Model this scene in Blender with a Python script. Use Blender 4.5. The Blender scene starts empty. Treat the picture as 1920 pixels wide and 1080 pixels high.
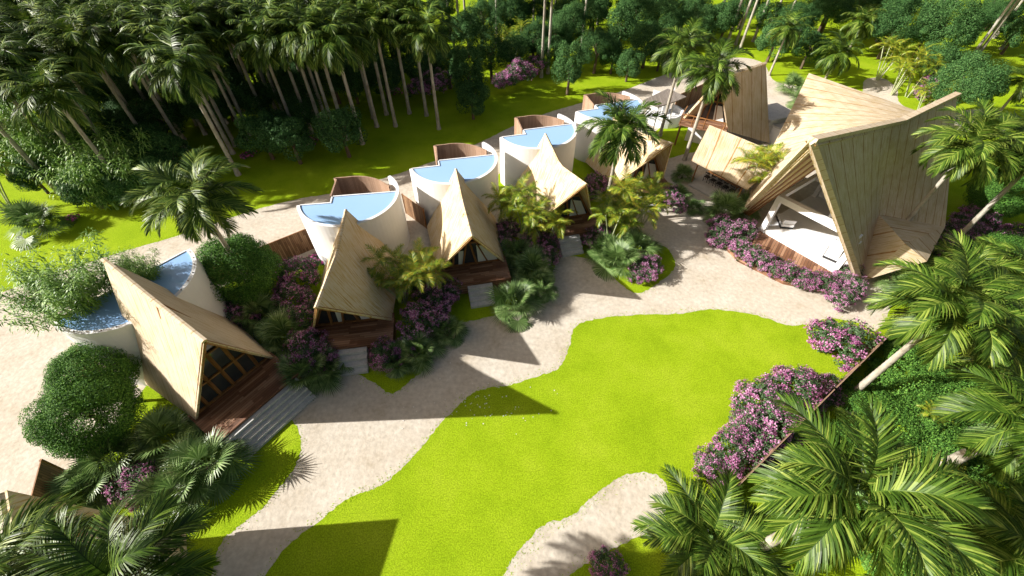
import bpy, math, random
from mathutils import Vector, noise

# ------------------------------------------------------------------ camera, sky, sun
CAMZ = 22.25
PITCH = math.atan(800.0 / 735.0)            # below the horizon
SP, CP = math.sin(PITCH), math.cos(PITCH)
SUN_EL, SUN_AZ = 29.5, 4.0                  # sun low on the left, light travels to +X and a little +Y
sc = bpy.context.scene
cd = bpy.data.cameras.new('camera')
cam = bpy.data.objects.new('camera', cd)
sc.collection.objects.link(cam)
cam.location = (0, 0, CAMZ)
cam.rotation_euler = (math.pi / 2 - PITCH, 0, 0)
cd.lens, cd.sensor_width, cd.clip_end = 15.0, 36.0, 1500
sc.camera = cam
w = bpy.data.worlds.new('World'); sc.world = w; w.use_nodes = True
wn = w.node_tree
bg = wn.nodes['Background']
sky = wn.nodes.new('ShaderNodeTexSky')
sky.sky_type = 'NISHITA'; sky.sun_disc = False
sky.sun_elevation = math.radians(SUN_EL)
sky.sun_rotation = math.radians(270 - SUN_AZ)
sky.dust_density = 5.0; sky.ozone_density = 0.3      # hazy tropical sky, whiter than the clear one
tint = wn.nodes.new('ShaderNodeMix'); tint.data_type = 'RGBA'; tint.blend_type = 'MULTIPLY'; tint.inputs[0].default_value = 1
tint.inputs[7].default_value = (1, .92, .80, 1)
wn.links.new(sky.outputs[0], tint.inputs[6]); wn.links.new(tint.outputs[2], bg.inputs[0]); bg.inputs[1].default_value = 0.058
sl = bpy.data.lights.new('sun', 'SUN'); sl.energy = 5.0; sl.angle = math.radians(0.5); sl.color = (1, .96, .90)
sun = bpy.data.objects.new('sun', sl); sc.collection.objects.link(sun)
ld = Vector((math.cos(math.radians(SUN_EL)) * math.cos(math.radians(SUN_AZ)),
             math.cos(math.radians(SUN_EL)) * math.sin(math.radians(SUN_AZ)), -math.sin(math.radians(SUN_EL))))
sun.rotation_euler = ld.to_track_quat('-Z', 'Y').to_euler()
sun.location = (-40, 0, 40)
sc.view_settings.view_transform = 'Standard'; sc.view_settings.look = 'None'
sc.view_settings.exposure = 0.9; sc.view_settings.gamma = 1

rnd = random.Random(7)
R = math.radians


def G(px, py, z=0.0):
    """point seen at a pixel of the 1920x1080 photograph, at height z"""
    u = (px - 960) / 800.0; v = (py - 540) / 800.0
    d = SP + v * CP; h = CAMZ - z
    return Vector((u / d * h, (CP - v * SP) / d * h, z))


def depth(p):
    return p[1] * CP + (CAMZ - p[2]) * SP


def height_at(base, py):
    """height above base at which its vertical reaches image row py"""
    v = (py - 540) / 800.0
    h = (base[1] * SP + v * base[1] * CP) / (CP - v * SP)
    return CAMZ - h


# ------------------------------------------------------------------ materials
def newmat(name):
    m = bpy.data.materials.new(name); m.use_nodes = True
    nt = m.node_tree
    return m, nt, nt.nodes, nt.links, nt.nodes['Principled BSDF']


def ramp(nodes, stops):
    r = nodes.new('ShaderNodeValToRGB')
    els = r.color_ramp.elements
    while len(els) < len(stops): els.new(0.5)
    for e, (p, c) in zip(els, stops):
        e.position = p; e.color = (c[0], c[1], c[2], 1)
    return r


def noise_mat(name, stops, scale=3.0, detail=6, rough=.8, bump=0.0, bscale=None, coord='Object', stretch=(1, 1, 1), rot=0, spec=.3, fine=None):
    m, nt, N, L, b = newmat(name)
    tc = N.new('ShaderNodeTexCoord'); mp = N.new('ShaderNodeMapping')
    mp.inputs['Scale'].default_value = stretch; mp.inputs['Rotation'].default_value = (0, 0, rot)
    L.new(tc.outputs[coord], mp.inputs[0])
    n = N.new('ShaderNodeTexNoise'); n.inputs['Scale'].default_value = scale; n.inputs['Detail'].default_value = detail
    n.inputs['Roughness'].default_value = .65
    L.new(mp.outputs[0], n.inputs['Vector'])
    r = ramp(N, stops); L.new(n.outputs['Fac'], r.inputs[0])
    col = r.outputs[0]
    if fine:
        n2 = N.new('ShaderNodeTexNoise'); n2.inputs['Scale'].default_value = fine[0]; n2.inputs['Detail'].default_value = 3
        L.new(mp.outputs[0], n2.inputs['Vector'])
        r2 = ramp(N, [(.3, (fine[1],) * 3), (.7, (fine[2],) * 3)]); L.new(n2.outputs['Fac'], r2.inputs[0])
        mx = N.new('ShaderNodeMix'); mx.data_type = 'RGBA'; mx.blend_type = 'MULTIPLY'; mx.inputs[0].default_value = 1
        L.new(col, mx.inputs[6]); L.new(r2.outputs[0], mx.inputs[7]); col = mx.outputs[2]
    L.new(col, b.inputs['Base Color'])
    b.inputs['Roughness'].default_value = rough
    b.inputs['Specular IOR Level'].default_value = spec
    if bump:
        bn = N.new('ShaderNodeTexNoise'); bn.inputs['Scale'].default_value = bscale or scale * 4; bn.inputs['Detail'].default_value = 4
        L.new(mp.outputs[0], bn.inputs['Vector'])
        bp = N.new('ShaderNodeBump'); bp.inputs['Strength'].default_value = bump; bp.inputs['Distance'].default_value = .05
        L.new(bn.outputs['Fac'], bp.inputs['Height']); L.new(bp.outputs[0], b.inputs['Normal'])
    return m


def leaf_mat(name, cols, rough=.42, trans=.22, spec=.5):
    """colour differs leaf by leaf (mesh island) and a little plant by plant"""
    m, nt, N, L, b = newmat(name)
    g = N.new('ShaderNodeNewGeometry'); oi = N.new('ShaderNodeObjectInfo')
    k = len(cols) - 1
    r = ramp(N, [(i / k, c) for i, c in enumerate(cols)])
    ad = N.new('ShaderNodeMath'); ad.operation = 'MULTIPLY_ADD'
    L.new(oi.outputs['Random'], ad.inputs[0]); ad.inputs[1].default_value = .25; ad.inputs[2].default_value = -.12
    ad2 = N.new('ShaderNodeMath'); ad2.operation = 'ADD'
    L.new(g.outputs['Random Per Island'], ad2.inputs[0]); L.new(ad.outputs[0], ad2.inputs[1])
    L.new(ad2.outputs[0], r.inputs[0])
    L.new(r.outputs[0], b.inputs['Base Color'])
    b.inputs['Roughness'].default_value = rough; b.inputs['Specular IOR Level'].default_value = spec
    t = N.new('ShaderNodeBsdfTranslucent'); L.new(r.outputs[0], t.inputs[0])
    mx = N.new('ShaderNodeMixShader'); mx.inputs[0].default_value = trans
    L.new(b.outputs[0], mx.inputs[1]); L.new(t.outputs[0], mx.inputs[2])
    L.new(mx.outputs[0], N['Material Output'].inputs[0])
    return m


def plank_mat(name, dark, mid, light, width=.14, rough=.7, gap=.04, groove=(.02, .015, .01)):
    """boards running along u, side by side along v (UV in metres)"""
    m, nt, N, L, b = newmat(name)
    tc = N.new('ShaderNodeTexCoord'); sx = N.new('ShaderNodeSeparateXYZ'); L.new(tc.outputs['UV'], sx.inputs[0])
    dv = N.new('ShaderNodeMath'); dv.operation = 'DIVIDE'; L.new(sx.outputs[1], dv.inputs[0]); dv.inputs[1].default_value = width
    fl = N.new('ShaderNodeMath'); fl.operation = 'FLOOR'; L.new(dv.outputs[0], fl.inputs[0])
    fr = N.new('ShaderNodeMath'); fr.operation = 'FRACT'; L.new(dv.outputs[0], fr.inputs[0])
    # staggered board ends
    wn_ = N.new('ShaderNodeTexWhiteNoise'); wn_.noise_dimensions = '1D'; L.new(fl.outputs[0], wn_.inputs['W'])
    u2 = N.new('ShaderNodeMath'); u2.operation = 'MULTIPLY_ADD'; L.new(wn_.outputs[0], u2.inputs[0]); u2.inputs[1].default_value = 3; L.new(sx.outputs[0], u2.inputs[2])
    u3 = N.new('ShaderNodeMath'); u3.operation = 'DIVIDE'; L.new(u2.outputs[0], u3.inputs[0]); u3.inputs[1].default_value = 1.6
    u4 = N.new('ShaderNodeMath'); u4.operation = 'FLOOR'; L.new(u3.outputs[0], u4.inputs[0])
    cmb = N.new('ShaderNodeCombineXYZ'); L.new(fl.outputs[0], cmb.inputs[0]); L.new(u4.outputs[0], cmb.inputs[1])
    w2 = N.new('ShaderNodeTexWhiteNoise'); w2.noise_dimensions = '2D'; L.new(cmb.outputs[0], w2.inputs['Vector'])
    mp = N.new('ShaderNodeMapping'); mp.inputs['Scale'].default_value = (1.2, 22, 1); L.new(tc.outputs['UV'], mp.inputs[0])
    n = N.new('ShaderNodeTexNoise'); n.inputs['Scale'].default_value = 2; n.inputs['Detail'].default_value = 5; L.new(mp.outputs[0], n.inputs['Vector'])
    av = N.new('ShaderNodeMath'); av.operation = 'MULTIPLY_ADD'; L.new(w2.outputs[0], av.inputs[0]); av.inputs[1].default_value = .6
    hf = N.new('ShaderNodeMath'); hf.operation = 'MULTIPLY'; L.new(n.outputs['Fac'], hf.inputs[0]); hf.inputs[1].default_value = .5
    L.new(hf.outputs[0], av.inputs[2])
    r = ramp(N, [(.15, dark), (.5, mid), (.85, light)]); L.new(av.outputs[0], r.inputs[0])
    lt = N.new('ShaderNodeMath'); lt.operation = 'LESS_THAN'; L.new(fr.outputs[0], lt.inputs[0]); lt.inputs[1].default_value = gap / width * .35
    mx = N.new('ShaderNodeMix'); mx.data_type = 'RGBA'; L.new(lt.outputs[0], mx.inputs[0]); L.new(r.outputs[0], mx.inputs[6]); mx.inputs[7].default_value = (*groove, 1)
    L.new(mx.outputs[2], b.inputs['Base Color']); b.inputs['Roughness'].default_value = rough
    bp = N.new('ShaderNodeBump'); bp.inputs['Strength'].default_value = .5; bp.inputs['Distance'].default_value = .02; bp.invert = True
    L.new(lt.outputs[0], bp.inputs['Height']); L.new(bp.outputs[0], b.inputs['Normal'])
    return m


def thatch_mat(name, pale, straw, brown, rot=1.0, seam=1.25, seamw=.035, gold=(.50, .36, .10), sk=(.25, .8), fy=6.0):
    """split bamboo matting: fine reeds, blotchy straw tones, darker seams between the mats"""
    m, nt, N, L, b = newmat(name)
    tc = N.new('ShaderNodeTexCoord')
    mp = N.new('ShaderNodeMapping'); mp.inputs['Rotation'].default_value = (0, 0, rot); mp.inputs['Scale'].default_value = (.28, fy, 1)
    L.new(tc.outputs['UV'], mp.inputs[0])
    # rotate first, stretch afterwards
    mp0 = N.new('ShaderNodeMapping'); mp0.inputs['Rotation'].default_value = (0, 0, rot); L.new(tc.outputs['UV'], mp0.inputs[0])
    mp.inputs['Rotation'].default_value = (0, 0, 0); L.new(mp0.outputs[0], mp.inputs[0])
    n = N.new('ShaderNodeTexNoise'); n.inputs['Scale'].default_value = 1.6; n.inputs['Detail'].default_value = 7; n.inputs['Roughness'].default_value = .7
    L.new(mp.outputs[0], n.inputs['Vector'])
    r = ramp(N, [(.34, brown), (.42, straw), (.50, pale), (.60, pale), (.68, straw), (.74, brown)]); L.new(n.outputs['Fac'], r.inputs[0])
    n2 = N.new('ShaderNodeTexNoise'); n2.inputs['Scale'].default_value = .9; n2.inputs['Detail'].default_value = 4; L.new(mp0.outputs[0], n2.inputs['Vector'])
    r2 = ramp(N, [(.42, (0, 0, 0)), (.7, (.55, .55, .55))]); L.new(n2.outputs['Fac'], r2.inputs[0])
    mx = N.new('ShaderNodeMix'); mx.data_type = 'RGBA'; L.new(r2.outputs[0], mx.inputs[0]); L.new(r.outputs[0], mx.inputs[6]); mx.inputs[7].default_value = (*straw, 1)
    sx = N.new('ShaderNodeSeparateXYZ'); L.new(mp0.outputs[0], sx.inputs[0])
    jn = N.new('ShaderNodeTexNoise'); jn.inputs['Scale'].default_value = 3; L.new(mp0.outputs[0], jn.inputs['Vector'])
    js = N.new('ShaderNodeMath'); js.operation = 'MULTIPLY_ADD'; L.new(jn.outputs['Fac'], js.inputs[0]); js.inputs[1].default_value = .06; L.new(sx.outputs[1], js.inputs[2])
    dv = N.new('ShaderNodeMath'); dv.operation = 'DIVIDE'; L.new(js.outputs[0], dv.inputs[0]); dv.inputs[1].default_value = seam
    fr = N.new('ShaderNodeMath'); fr.operation = 'FRACT'; L.new(dv.outputs[0], fr.inputs[0])
    lt = N.new('ShaderNodeMath'); lt.operation = 'LESS_THAN'; L.new(fr.outputs[0], lt.inputs[0]); lt.inputs[1].default_value = seamw / seam
    ml = N.new('ShaderNodeMath'); ml.operation = 'MULTIPLY'; L.new(lt.outputs[0], ml.inputs[0])
    r3 = ramp(N, [(.4, (sk[0],) * 3), (.6, (sk[1],) * 3)]); L.new(n2.outputs['Fac'], r3.inputs[0]); L.new(r3.outputs[0], ml.inputs[1])
    m2 = N.new('ShaderNodeMix'); m2.data_type = 'RGBA'; L.new(ml.outputs[0], m2.inputs[0]); L.new(mx.outputs[2], m2.inputs[6]); m2.inputs[7].default_value = (*gold, 1)
    L.new(m2.outputs[2], b.inputs['Base Color']); b.inputs['Roughness'].default_value = .85; b.inputs['Specular IOR Level'].default_value = .15
    bp = N.new('ShaderNodeBump'); bp.inputs['Strength'].default_value = .35; bp.inputs['Distance'].default_value = .03
    L.new(n.outputs['Fac'], bp.inputs['Height']); L.new(bp.outputs[0], b.inputs['Normal'])
    return m


M = {}
M['lawn'] = noise_mat('lawn_grass', [(.3, (.23, .355, .008)), (.5, (.29, .42, .012)), (.7, (.35, .465, .022))], scale=.35, detail=8, rough=.95, bump=.6, bscale=30, spec=.05, fine=(16, .62, 1.2))
M['sand'] = noise_mat('pale_sand', [(.25, (.44, .37, .27)), (.42, (.535, .475, .39)), (.65, (.60, .55, .47))], scale=.5, detail=10, rough=1, bump=.4, bscale=5, spec=.05, fine=(4, .86, 1.06))
M['plaster'] = noise_mat('white_plaster', [(.3, (.71, .715, .72)), (.7, (.78, .785, .79))], scale=.8, rough=.85, bump=.1)
M['concrete'] = noise_mat('pale_concrete', [(.3, (.42, .41, .39)), (.7, (.56, .55, .52))], scale=1.5, rough=.8, bump=.15)
M['steps'] = noise_mat('step_concrete', [(.3, (.46, .46, .46)), (.7, (.60, .60, .59))], scale=2, rough=.7, bump=.15, fine=(9, .85, 1.05))
M['water'] = noise_mat('pool_water', [(.3, (.29, .47, .72)), (.7, (.31, .49, .74))], scale=.3, detail=1, rough=.15, spec=.3)
M['water_deep'] = noise_mat('deep_pool_water', [(.35, (.25, .43, .72)), (.65, (.30, .48, .76))], scale=.25, detail=1, rough=.08, spec=.5)
M['thatch'] = thatch_mat('bamboo_matting', (.63, .535, .39), (.53, .37, .16), (.32, .18, .05))
M['thatch_wide'] = thatch_mat('bamboo_matting_panels', (.60, .51, .385), (.44, .33, .17), (.24, .15, .06), rot=1.45, seam=1.5, seamw=.10, gold=(.30, .16, .05), sk=(.7, 1), fy=12.0)
M['thatch_plain'] = thatch_mat('pale_board_cladding', (.62, .53, .41), (.50, .39, .24), (.32, .21, .10), rot=1.2, seam=.8, seamw=.05, gold=(.32, .18, .06), sk=(.4, .9), fy=12.0)
M['deck'] = plank_mat('deck_boards', (.09, .035, .015), (.21, .095, .048), (.40, .23, .14), width=.15)
M['timber'] = noise_mat('brown_timber', [(.3, (.16, .065, .02)), (.6, (.32, .15, .055)), (.8, (.42, .22, .09))], scale=2, stretch=(1, 1, .25), rough=.6)
M['screen'] = plank_mat('slatted_screen', (.32, .20, .13), (.40, .26, .175), (.46, .31, .22), width=.09, gap=.05, groove=(.20, .12, .075))
M['fencewood'] = plank_mat('fence_boards', (.11, .05, .02), (.21, .11, .05), (.32, .19, .10), width=.12, gap=.05)
M['glass'] = noise_mat('dark_glass', [(.3, (.030, .034, .04)), (.7, (.05, .055, .062))], scale=1, rough=.08, spec=.9)
M['curtain'] = noise_mat('white_curtain', [(.3, (.66, .66, .64)), (.7, (.78, .78, .76))], scale=3, stretch=(8, 8, .3), rough=.9)
M['bark'] = noise_mat('palm_bark', [(.3, (.20, .17, .13)), (.5, (.36, .33, .27)), (.7, (.50, .47, .41))], scale=3, stretch=(1, 1, 3.2), rough=.9, bump=.7, bscale=6)
M['bark_dark'] = noise_mat('tree_bark', [(.3, (.07, .05, .03)), (.7, (.18, .13, .09))], scale=4, stretch=(1, 1, .4), rough=.9, bump=.6)
M['shaft'] = noise_mat('green_crownshaft', [(.3, (.13, .26, .06)), (.7, (.24, .40, .13))], scale=2, stretch=(1, 1, .3), rough=.5)
M['cane'] = noise_mat('ringed_cane', [(.3, (.30, .36, .16)), (.7, (.52, .54, .36))], scale=3, stretch=(1, 1, 3), rough=.6)
M['palm'] = leaf_mat('palm_leaflets', [(.018, .046, .004), (.036, .080, .008), (.060, .122, .012), (.11, .185, .020), (.25, .32, .055)], rough=.45, trans=.18, spec=.3)
M['areca'] = leaf_mat('areca_leaflets', [(.06, .13, .010), (.11, .21, .016), (.20, .30, .022), (.33, .38, .03), (.42, .34, .03)])
M['fan'] = leaf_mat('fan_palm_leaves', [(.05, .10, .025), (.09, .17, .04), (.15, .25, .07), (.26, .37, .14)])
M['tree'] = leaf_mat('tree_leaves', [(.018, .055, .014), (.035, .10, .024), (.06, .155, .04), (.12, .24, .07)], rough=.7, trans=.18, spec=.2)
M['shrub'] = leaf_mat('shrub_leaves', [(.03, .085, .014), (.055, .15, .022), (.09, .22, .03), (.16, .32, .05)], rough=.7, trans=.2, spec=.2)
M['bamboo'] = leaf_mat('bamboo_leaves', [(.07, .17, .02), (.13, .27, .035), (.22, .38, .06), (.30, .46, .10)], rough=.5)
M['bougleaf'] = leaf_mat('bougainvillea_leaves', [(.025, .06, .02), (.05, .11, .035), (.10, .18, .07)], rough=.6)
M['petal'] = leaf_mat('magenta_bracts', [(.22, .045, .14), (.38, .12, .28), (.52, .24, .43), (.68, .42, .60)], rough=.7, trans=.25, spec=.2)
M['pink'] = leaf_mat('pink_petals', [(.55, .05, .30), (.70, .12, .42), (.75, .40, .60)], rough=.7, trans=.2, spec=.2)
M['grassblade'] = leaf_mat('grass_blades', [(.22, .37, .004), (.29, .44, .006), (.38, .52, .015)], rough=.8, trans=.2, spec=.1)
M['cushion'] = noise_mat('white_cushion', [(.3, (.68, .68, .68)), (.7, (.78, .78, .78))], scale=4, rough=.95)
M['blackmetal'] = noise_mat('black_frame', [(.3, (.015, .015, .016)), (.7, (.03, .03, .032))], scale=4, rough=.5)
M['louvre'] = plank_mat('grey_louvres', (.22, .19, .165), (.28, .24, .21), (.34, .30, .26), width=.16, gap=.06, groove=(.12, .10, .085))
M['stone'] = noise_mat('pebble_stone', [(.3, (.25, .22, .19)), (.7, (.5, .46, .4))], scale=3, rough=.9)

# ------------------------------------------------------------------ object helpers
C = sc.collection


def mesh(name, verts, faces, mat, uvs=None, smooth=False):
    me = bpy.data.meshes.new(name)
    me.from_pydata([tuple(v) for v in verts], [], faces)
    mats = mat if isinstance(mat, (list, tuple)) else [mat]
    for m_ in mats: me.materials.append(m_)
    if uvs is not None:
        lay = me.uv_layers.new(name='UVMap')
        for li, l in enumerate(me.loops):
            lay.data[li].uv = uvs[l.vertex_index]
    if smooth:
        for p in me.polygons: p.use_smooth = True
    me.update()
    return me


def link(name, me, parent=None, loc=(0, 0, 0), rotz=0, scale=(1, 1, 1)):
    o = bpy.data.objects.new(name, me)
    C.objects.link(o)
    o.location = loc; o.rotation_euler = (0, 0, rotz); o.scale = scale
    if parent: o.parent = parent
    return o


def tag(o, label, cat, group=None, kind=None):
    if kind: o['kind'] = kind
    if label: o['label'] = label
    if cat: o['category'] = cat
    if group: o['group'] = group
    return o


def thing(name, label, cat, loc, rotz=0, group=None):
    return tag(link(name, None, None, loc, rotz), label, cat, group)


class MB:
    def __init__(s): s.v = []; s.f = []; s.uv = []

    def add(s, vs, fs, uv=None):
        b = len(s.v)
        s.v += [Vector(v) for v in vs]; s.f += [tuple(i + b for i in f) for f in fs]
        s.uv += list(uv) if uv else [(v[0], v[1]) for v in vs]

    def box(s, c, size, ax=(1, 0), tilt=None):
        """box centred at c, size (l, w, h), long axis along ax in plan"""
        a = Vector((ax[0], ax[1], 0)).normalized(); r_ = Vector((-a.y, a.x, 0)); z = Vector((0, 0, 1)); c = Vector(c)
        s.obox(c, a * size[0] / 2, r_ * size[1] / 2, z * size[2] / 2)

    def obox(s, c, A, B_, Z):
        c = Vector(c)
        for ax1, ax2, n in ((A, B_, Z), (B_, A, -Z), (A, -Z, B_), (A, Z, -B_), (B_, Z, A), (B_, -Z, -A)):
            la, lb = ax1.length, ax2.length
            s.add([c + n - ax1 - ax2, c + n + ax1 - ax2, c + n + ax1 + ax2, c + n - ax1 + ax2], [(0, 1, 2, 3)],
                  [(-la, -lb), (la, -lb), (la, lb), (-la, lb)])

    def beam(s, p, q, w_=.12, d=.12, up=Vector((0, 0, 1))):
        p = Vector(p); q = Vector(q); t = q - p; l = t.length; t = t / l
        if abs(t.dot(up)) > .98: up = Vector((1, 0, 0))
        a = t.cross(up).normalized(); b = a.cross(t)
        s.obox((p + q) / 2, t * l / 2, a * w_ / 2, b * d / 2)

    def tube(s, pts, rads, n=8, cap=True):
        rings = []
        for i, p in enumerate(pts):
            p = Vector(p)
            t = (Vector(pts[min(i + 1, len(pts) - 1)]) - Vector(pts[max(i - 1, 0)])).normalized()
            up = Vector((0, 0, 1)) if abs(t.z) < .9 else Vector((1, 0, 0))
            a = t.cross(up).normalized(); b = a.cross(t)
            rings.append([p + (a * math.cos(2 * math.pi * k / n) + b * math.sin(2 * math.pi * k / n)) * rads[i] for k in range(n)])
        vs = [v for r_ in rings for v in r_]
        fs = [(i * n + k, i * n + (k + 1) % n, (i + 1) * n + (k + 1) % n, (i + 1) * n + k) for i in range(len(pts) - 1) for k in range(n)]
        if cap: fs.append(tuple((len(pts) - 1) * n + k for k in range(n)))
        s.add(vs, fs)

    def prism(s, poly, z0, z1, uvax=None):
        """vertical prism over a plan polygon (counter-clockwise)"""
        n = len(poly)
        def uv(p): 
            if uvax is None: return (p[0], p[1])
            return (p[0] * uvax[0] + p[1] * uvax[1], -p[0] * uvax[1] + p[1] * uvax[0])
        s.add([(p[0], p[1], z1) for p in poly], [tuple(range(n))], [uv(p) for p in poly])
        s.add([(p[0], p[1], z0) for p in poly], [tuple(reversed(range(n)))], [uv(p) for p in poly])
        acc = 0
        for i in range(n):
            p, q = poly[i], poly[(i + 1) % n]; l = math.hypot(q[0] - p[0], q[1] - p[1])
            s.add([(p[0], p[1], z0), (q[0], q[1], z0), (q[0], q[1], z1), (p[0], p[1], z1)], [(0, 1, 2, 3)],
                  [(acc, z0), (acc + l, z0), (acc + l, z1), (acc, z1)])
            acc += l

    def build(s, name, mat, parent=None, smooth=False):
        return link(name, mesh(name, s.v, s.f, mat, s.uv, smooth), parent)


def patch(mb, fn, nu, nv, thick, lu, lv, flip=False):
    """thick sheet over fn(s, t), s and t in 0..1, with a closed rim"""
    top = [[fn(i / nu, j / nv) for j in range(nv + 1)] for i in range(nu + 1)]
    def nrm(i, j):
        a = top[min(i + 1, nu)][j] - top[max(i - 1, 0)][j]; b = top[i][min(j + 1, nv)] - top[i][max(j - 1, 0)]
        n = a.cross(b)
        if n.length < 1e-6: n = Vector((0, 0, 1))
        n.normalize()
        return -n if flip else n
    bot = [[top[i][j] - nrm(i, j) * thick for j in range(nv + 1)] for i in range(nu + 1)]
    W = nv + 1
    vs = [p for r_ in top for p in r_] + [p for r_ in bot for p in r_]
    uv = [(i / nu * lu, j / nv * lv) for i in range(nu + 1) for j in range(W)] * 2
    o = (nu + 1) * W
    fs = []
    for i in range(nu):
        for j in range(nv):
            q = (i * W + j, (i + 1) * W + j, (i + 1) * W + j + 1, i * W + j + 1)
            fs.append(q[::-1] if flip else q)
            q2 = tuple(k + o for k in q); fs.append(q2 if flip else q2[::-1])
    rim = [(i, 0) for i in range(nu)] + [(nu, j) for j in range(nv)] + [(i, nv) for i in range(nu, 0, -1)] + [(0, j) for j in range(nv, 0, -1)]
    for k in range(len(rim)):
        a = rim[k]; b = rim[(k + 1) % len(rim)]
        ia = a[0] * W + a[1]; ib = b[0] * W + b[1]
        q = (ib, ia, ia + o, ib + o)
        fs.append(q[::-1] if flip else q)
    mb.add(vs, fs, uv)


def smooth_poly(pts, k=6, jitter=.0, closed=True):
    out = []; n = len(pts)
    for i in range(n):
        p0, p1, p2, p3 = pts[i - 1], pts[i], pts[(i + 1) % n], pts[(i + 2) % n]
        for j in range(k):
            t = j / k
            x = [.5 * (2 * p1[a] + (p2[a] - p0[a]) * t + (2 * p0[a] - 5 * p1[a] + 4 * p2[a] - p3[a]) * t * t + (3 * p1[a] - p0[a] - 3 * p2[a] + p3[a]) * t ** 3) for a in (0, 1)]
            if jitter:
                x[0] += (rnd.random() - .5) * jitter; x[1] += (rnd.random() - .5) * jitter
            out.append((x[0], x[1]))
    return out


def area(poly):
    return sum(poly[i - 1][0] * poly[i][1] - poly[i][0] * poly[i - 1][1] for i in range(len(poly))) / 2


EDGES = []


def sheet(name, px, z, mat, k=10, jitter=.10, world=False, tufts=None):
    pts = [(p[0], p[1]) if world else tuple(G(p[0], p[1], 0)[:2]) for p in px]
    pts = smooth_poly(pts, k, jitter)
    if area(pts) < 0: pts.reverse()
    from mathutils.geometry import tessellate_polygon
    v3 = [Vector((p[0], p[1], z)) for p in pts]
    tris = tessellate_polygon([v3])
    me = mesh(name, v3, [tuple(t) for t in tris], mat)
    # make sure the sheet looks up
    if sum(p.normal.z for p in me.polygons) < 0: me.flip_normals()
    o = link(name, me); o['kind'] = 'structure'
    if tufts: EDGES.append((pts, z))
    return o


# ------------------------------------------------------------------ the ground
g_ = MB(); g_.add([(-260, -120, 0), (260, -120, 0), (260, 320, 0), (-260, 320, 0)], [(0, 1, 2, 3)])
o = g_.build('ground', M['lawn']); o['kind'] = 'structure'
sheet('sand_path', [(-300, 640), (-60, 570), (37, 536), (120, 508), (200, 482), (250, 466), (317, 447), (365, 431), (470, 396), (560, 373), (630, 361), (700, 340),
                    (770, 318), (840, 292), (900, 267), (960, 238), (1020, 214), (1080, 196), (1150, 176), (1200, 158), (1250, 139), (1310, 122), (1380, 108),
                    (1430, 118), (1450, 150), (1490, 160), (1545, 172), (1600, 210), (1600, 300), (1740, 400), (1700, 520),
                    (1675, 560), (1660, 598), (1640, 622), (1560, 680), (1400, 760), (1200, 880), (900, 1120), (500, 1600), (-300, 1600), (-900, 1300)],
      .004, M['sand'], tufts=True)
# lawns laid on the sand
sheet('lawn', [(300, 1500), (505, 1070), (596, 979), (659, 931), (712, 912), (760, 873), (789, 839), (837, 782), (885, 738), (909, 729), (958, 721),
               (1011, 705), (1049, 688), (1068, 650), (1080, 612), (1126, 597), (1200, 590), (1280, 588), (1340, 580), (1420, 592), (1480, 610), (1520, 606),
               (1560, 597), (1610, 606), (1640, 622), (1680, 640), (1800, 640), (2100, 800), (2100, 1500), (1200, 2200)], .008, M['lawn'], tufts=True)
sheet('sand_patch', [(880, 1180), (943, 1080), (962, 1047), (991, 1013), (1020, 984), (1068, 969), (1102, 940), (1135, 912), (1175, 890), (1225, 888),
                     (1250, 912), (1250, 955), (1228, 990), (1180, 1015), (1120, 1045), (1060, 1090), (1010, 1200)], .012, M['sand'], tufts=True)
sheet('lawn_border', [(300, 700), (430, 720), (500, 770), (551, 791), (565, 838), (547, 884), (511, 929), (489, 955), (444, 991), (418, 1013), (398, 1070), (380, 1200),
                      (150, 1300), (60, 1100), (150, 900), (230, 800)], .008, M['lawn'], tufts=True)
sheet('garden_lawn', [(390, 560), (520, 500), (640, 480), (770, 480), (800, 540), (800, 650), (795, 690), (772, 712), (735, 738), (700, 716), (640, 690), (560, 690), (470, 640)],
      .008, M['lawn'], tufts=True)
sheet('garden_bed', [(790, 470), (860, 470), (950, 440), (1000, 470), (1040, 500), (990, 560), (930, 590), (850, 606), (790, 600)], .012, M['lawn'], tufts=True)
sheet('garden_grass', [(930, 330), (1080, 290), (1110, 290), (1180, 340), (1170, 420), (1215, 452), (1252, 466), (1265, 500), (1235, 530), (1195, 550), (1160, 530), (1120, 490),
                       (1030, 470), (960, 420)], .008, M['lawn'], tufts=True)
sheet('courtyard_lawn', [(1215, 262), (1250, 232), (1310, 212), (1325, 250), (1312, 280), (1280, 290), (1240, 300), (1212, 290)], .012, M['lawn'], tufts=True)
sheet('clearing_sand', [(1622, 150), (1655, 147), (1680, 165), (1685, 190), (1700, 210), (1620, 215), (1618, 180)], .006, M['sand'], tufts=True)
sheet('roadside_sand', [(1790, 212), (1850, 205), (1885, 222), (1880, 250), (1830, 250), (1790, 240)], .006, M['sand'], tufts=True)

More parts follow.
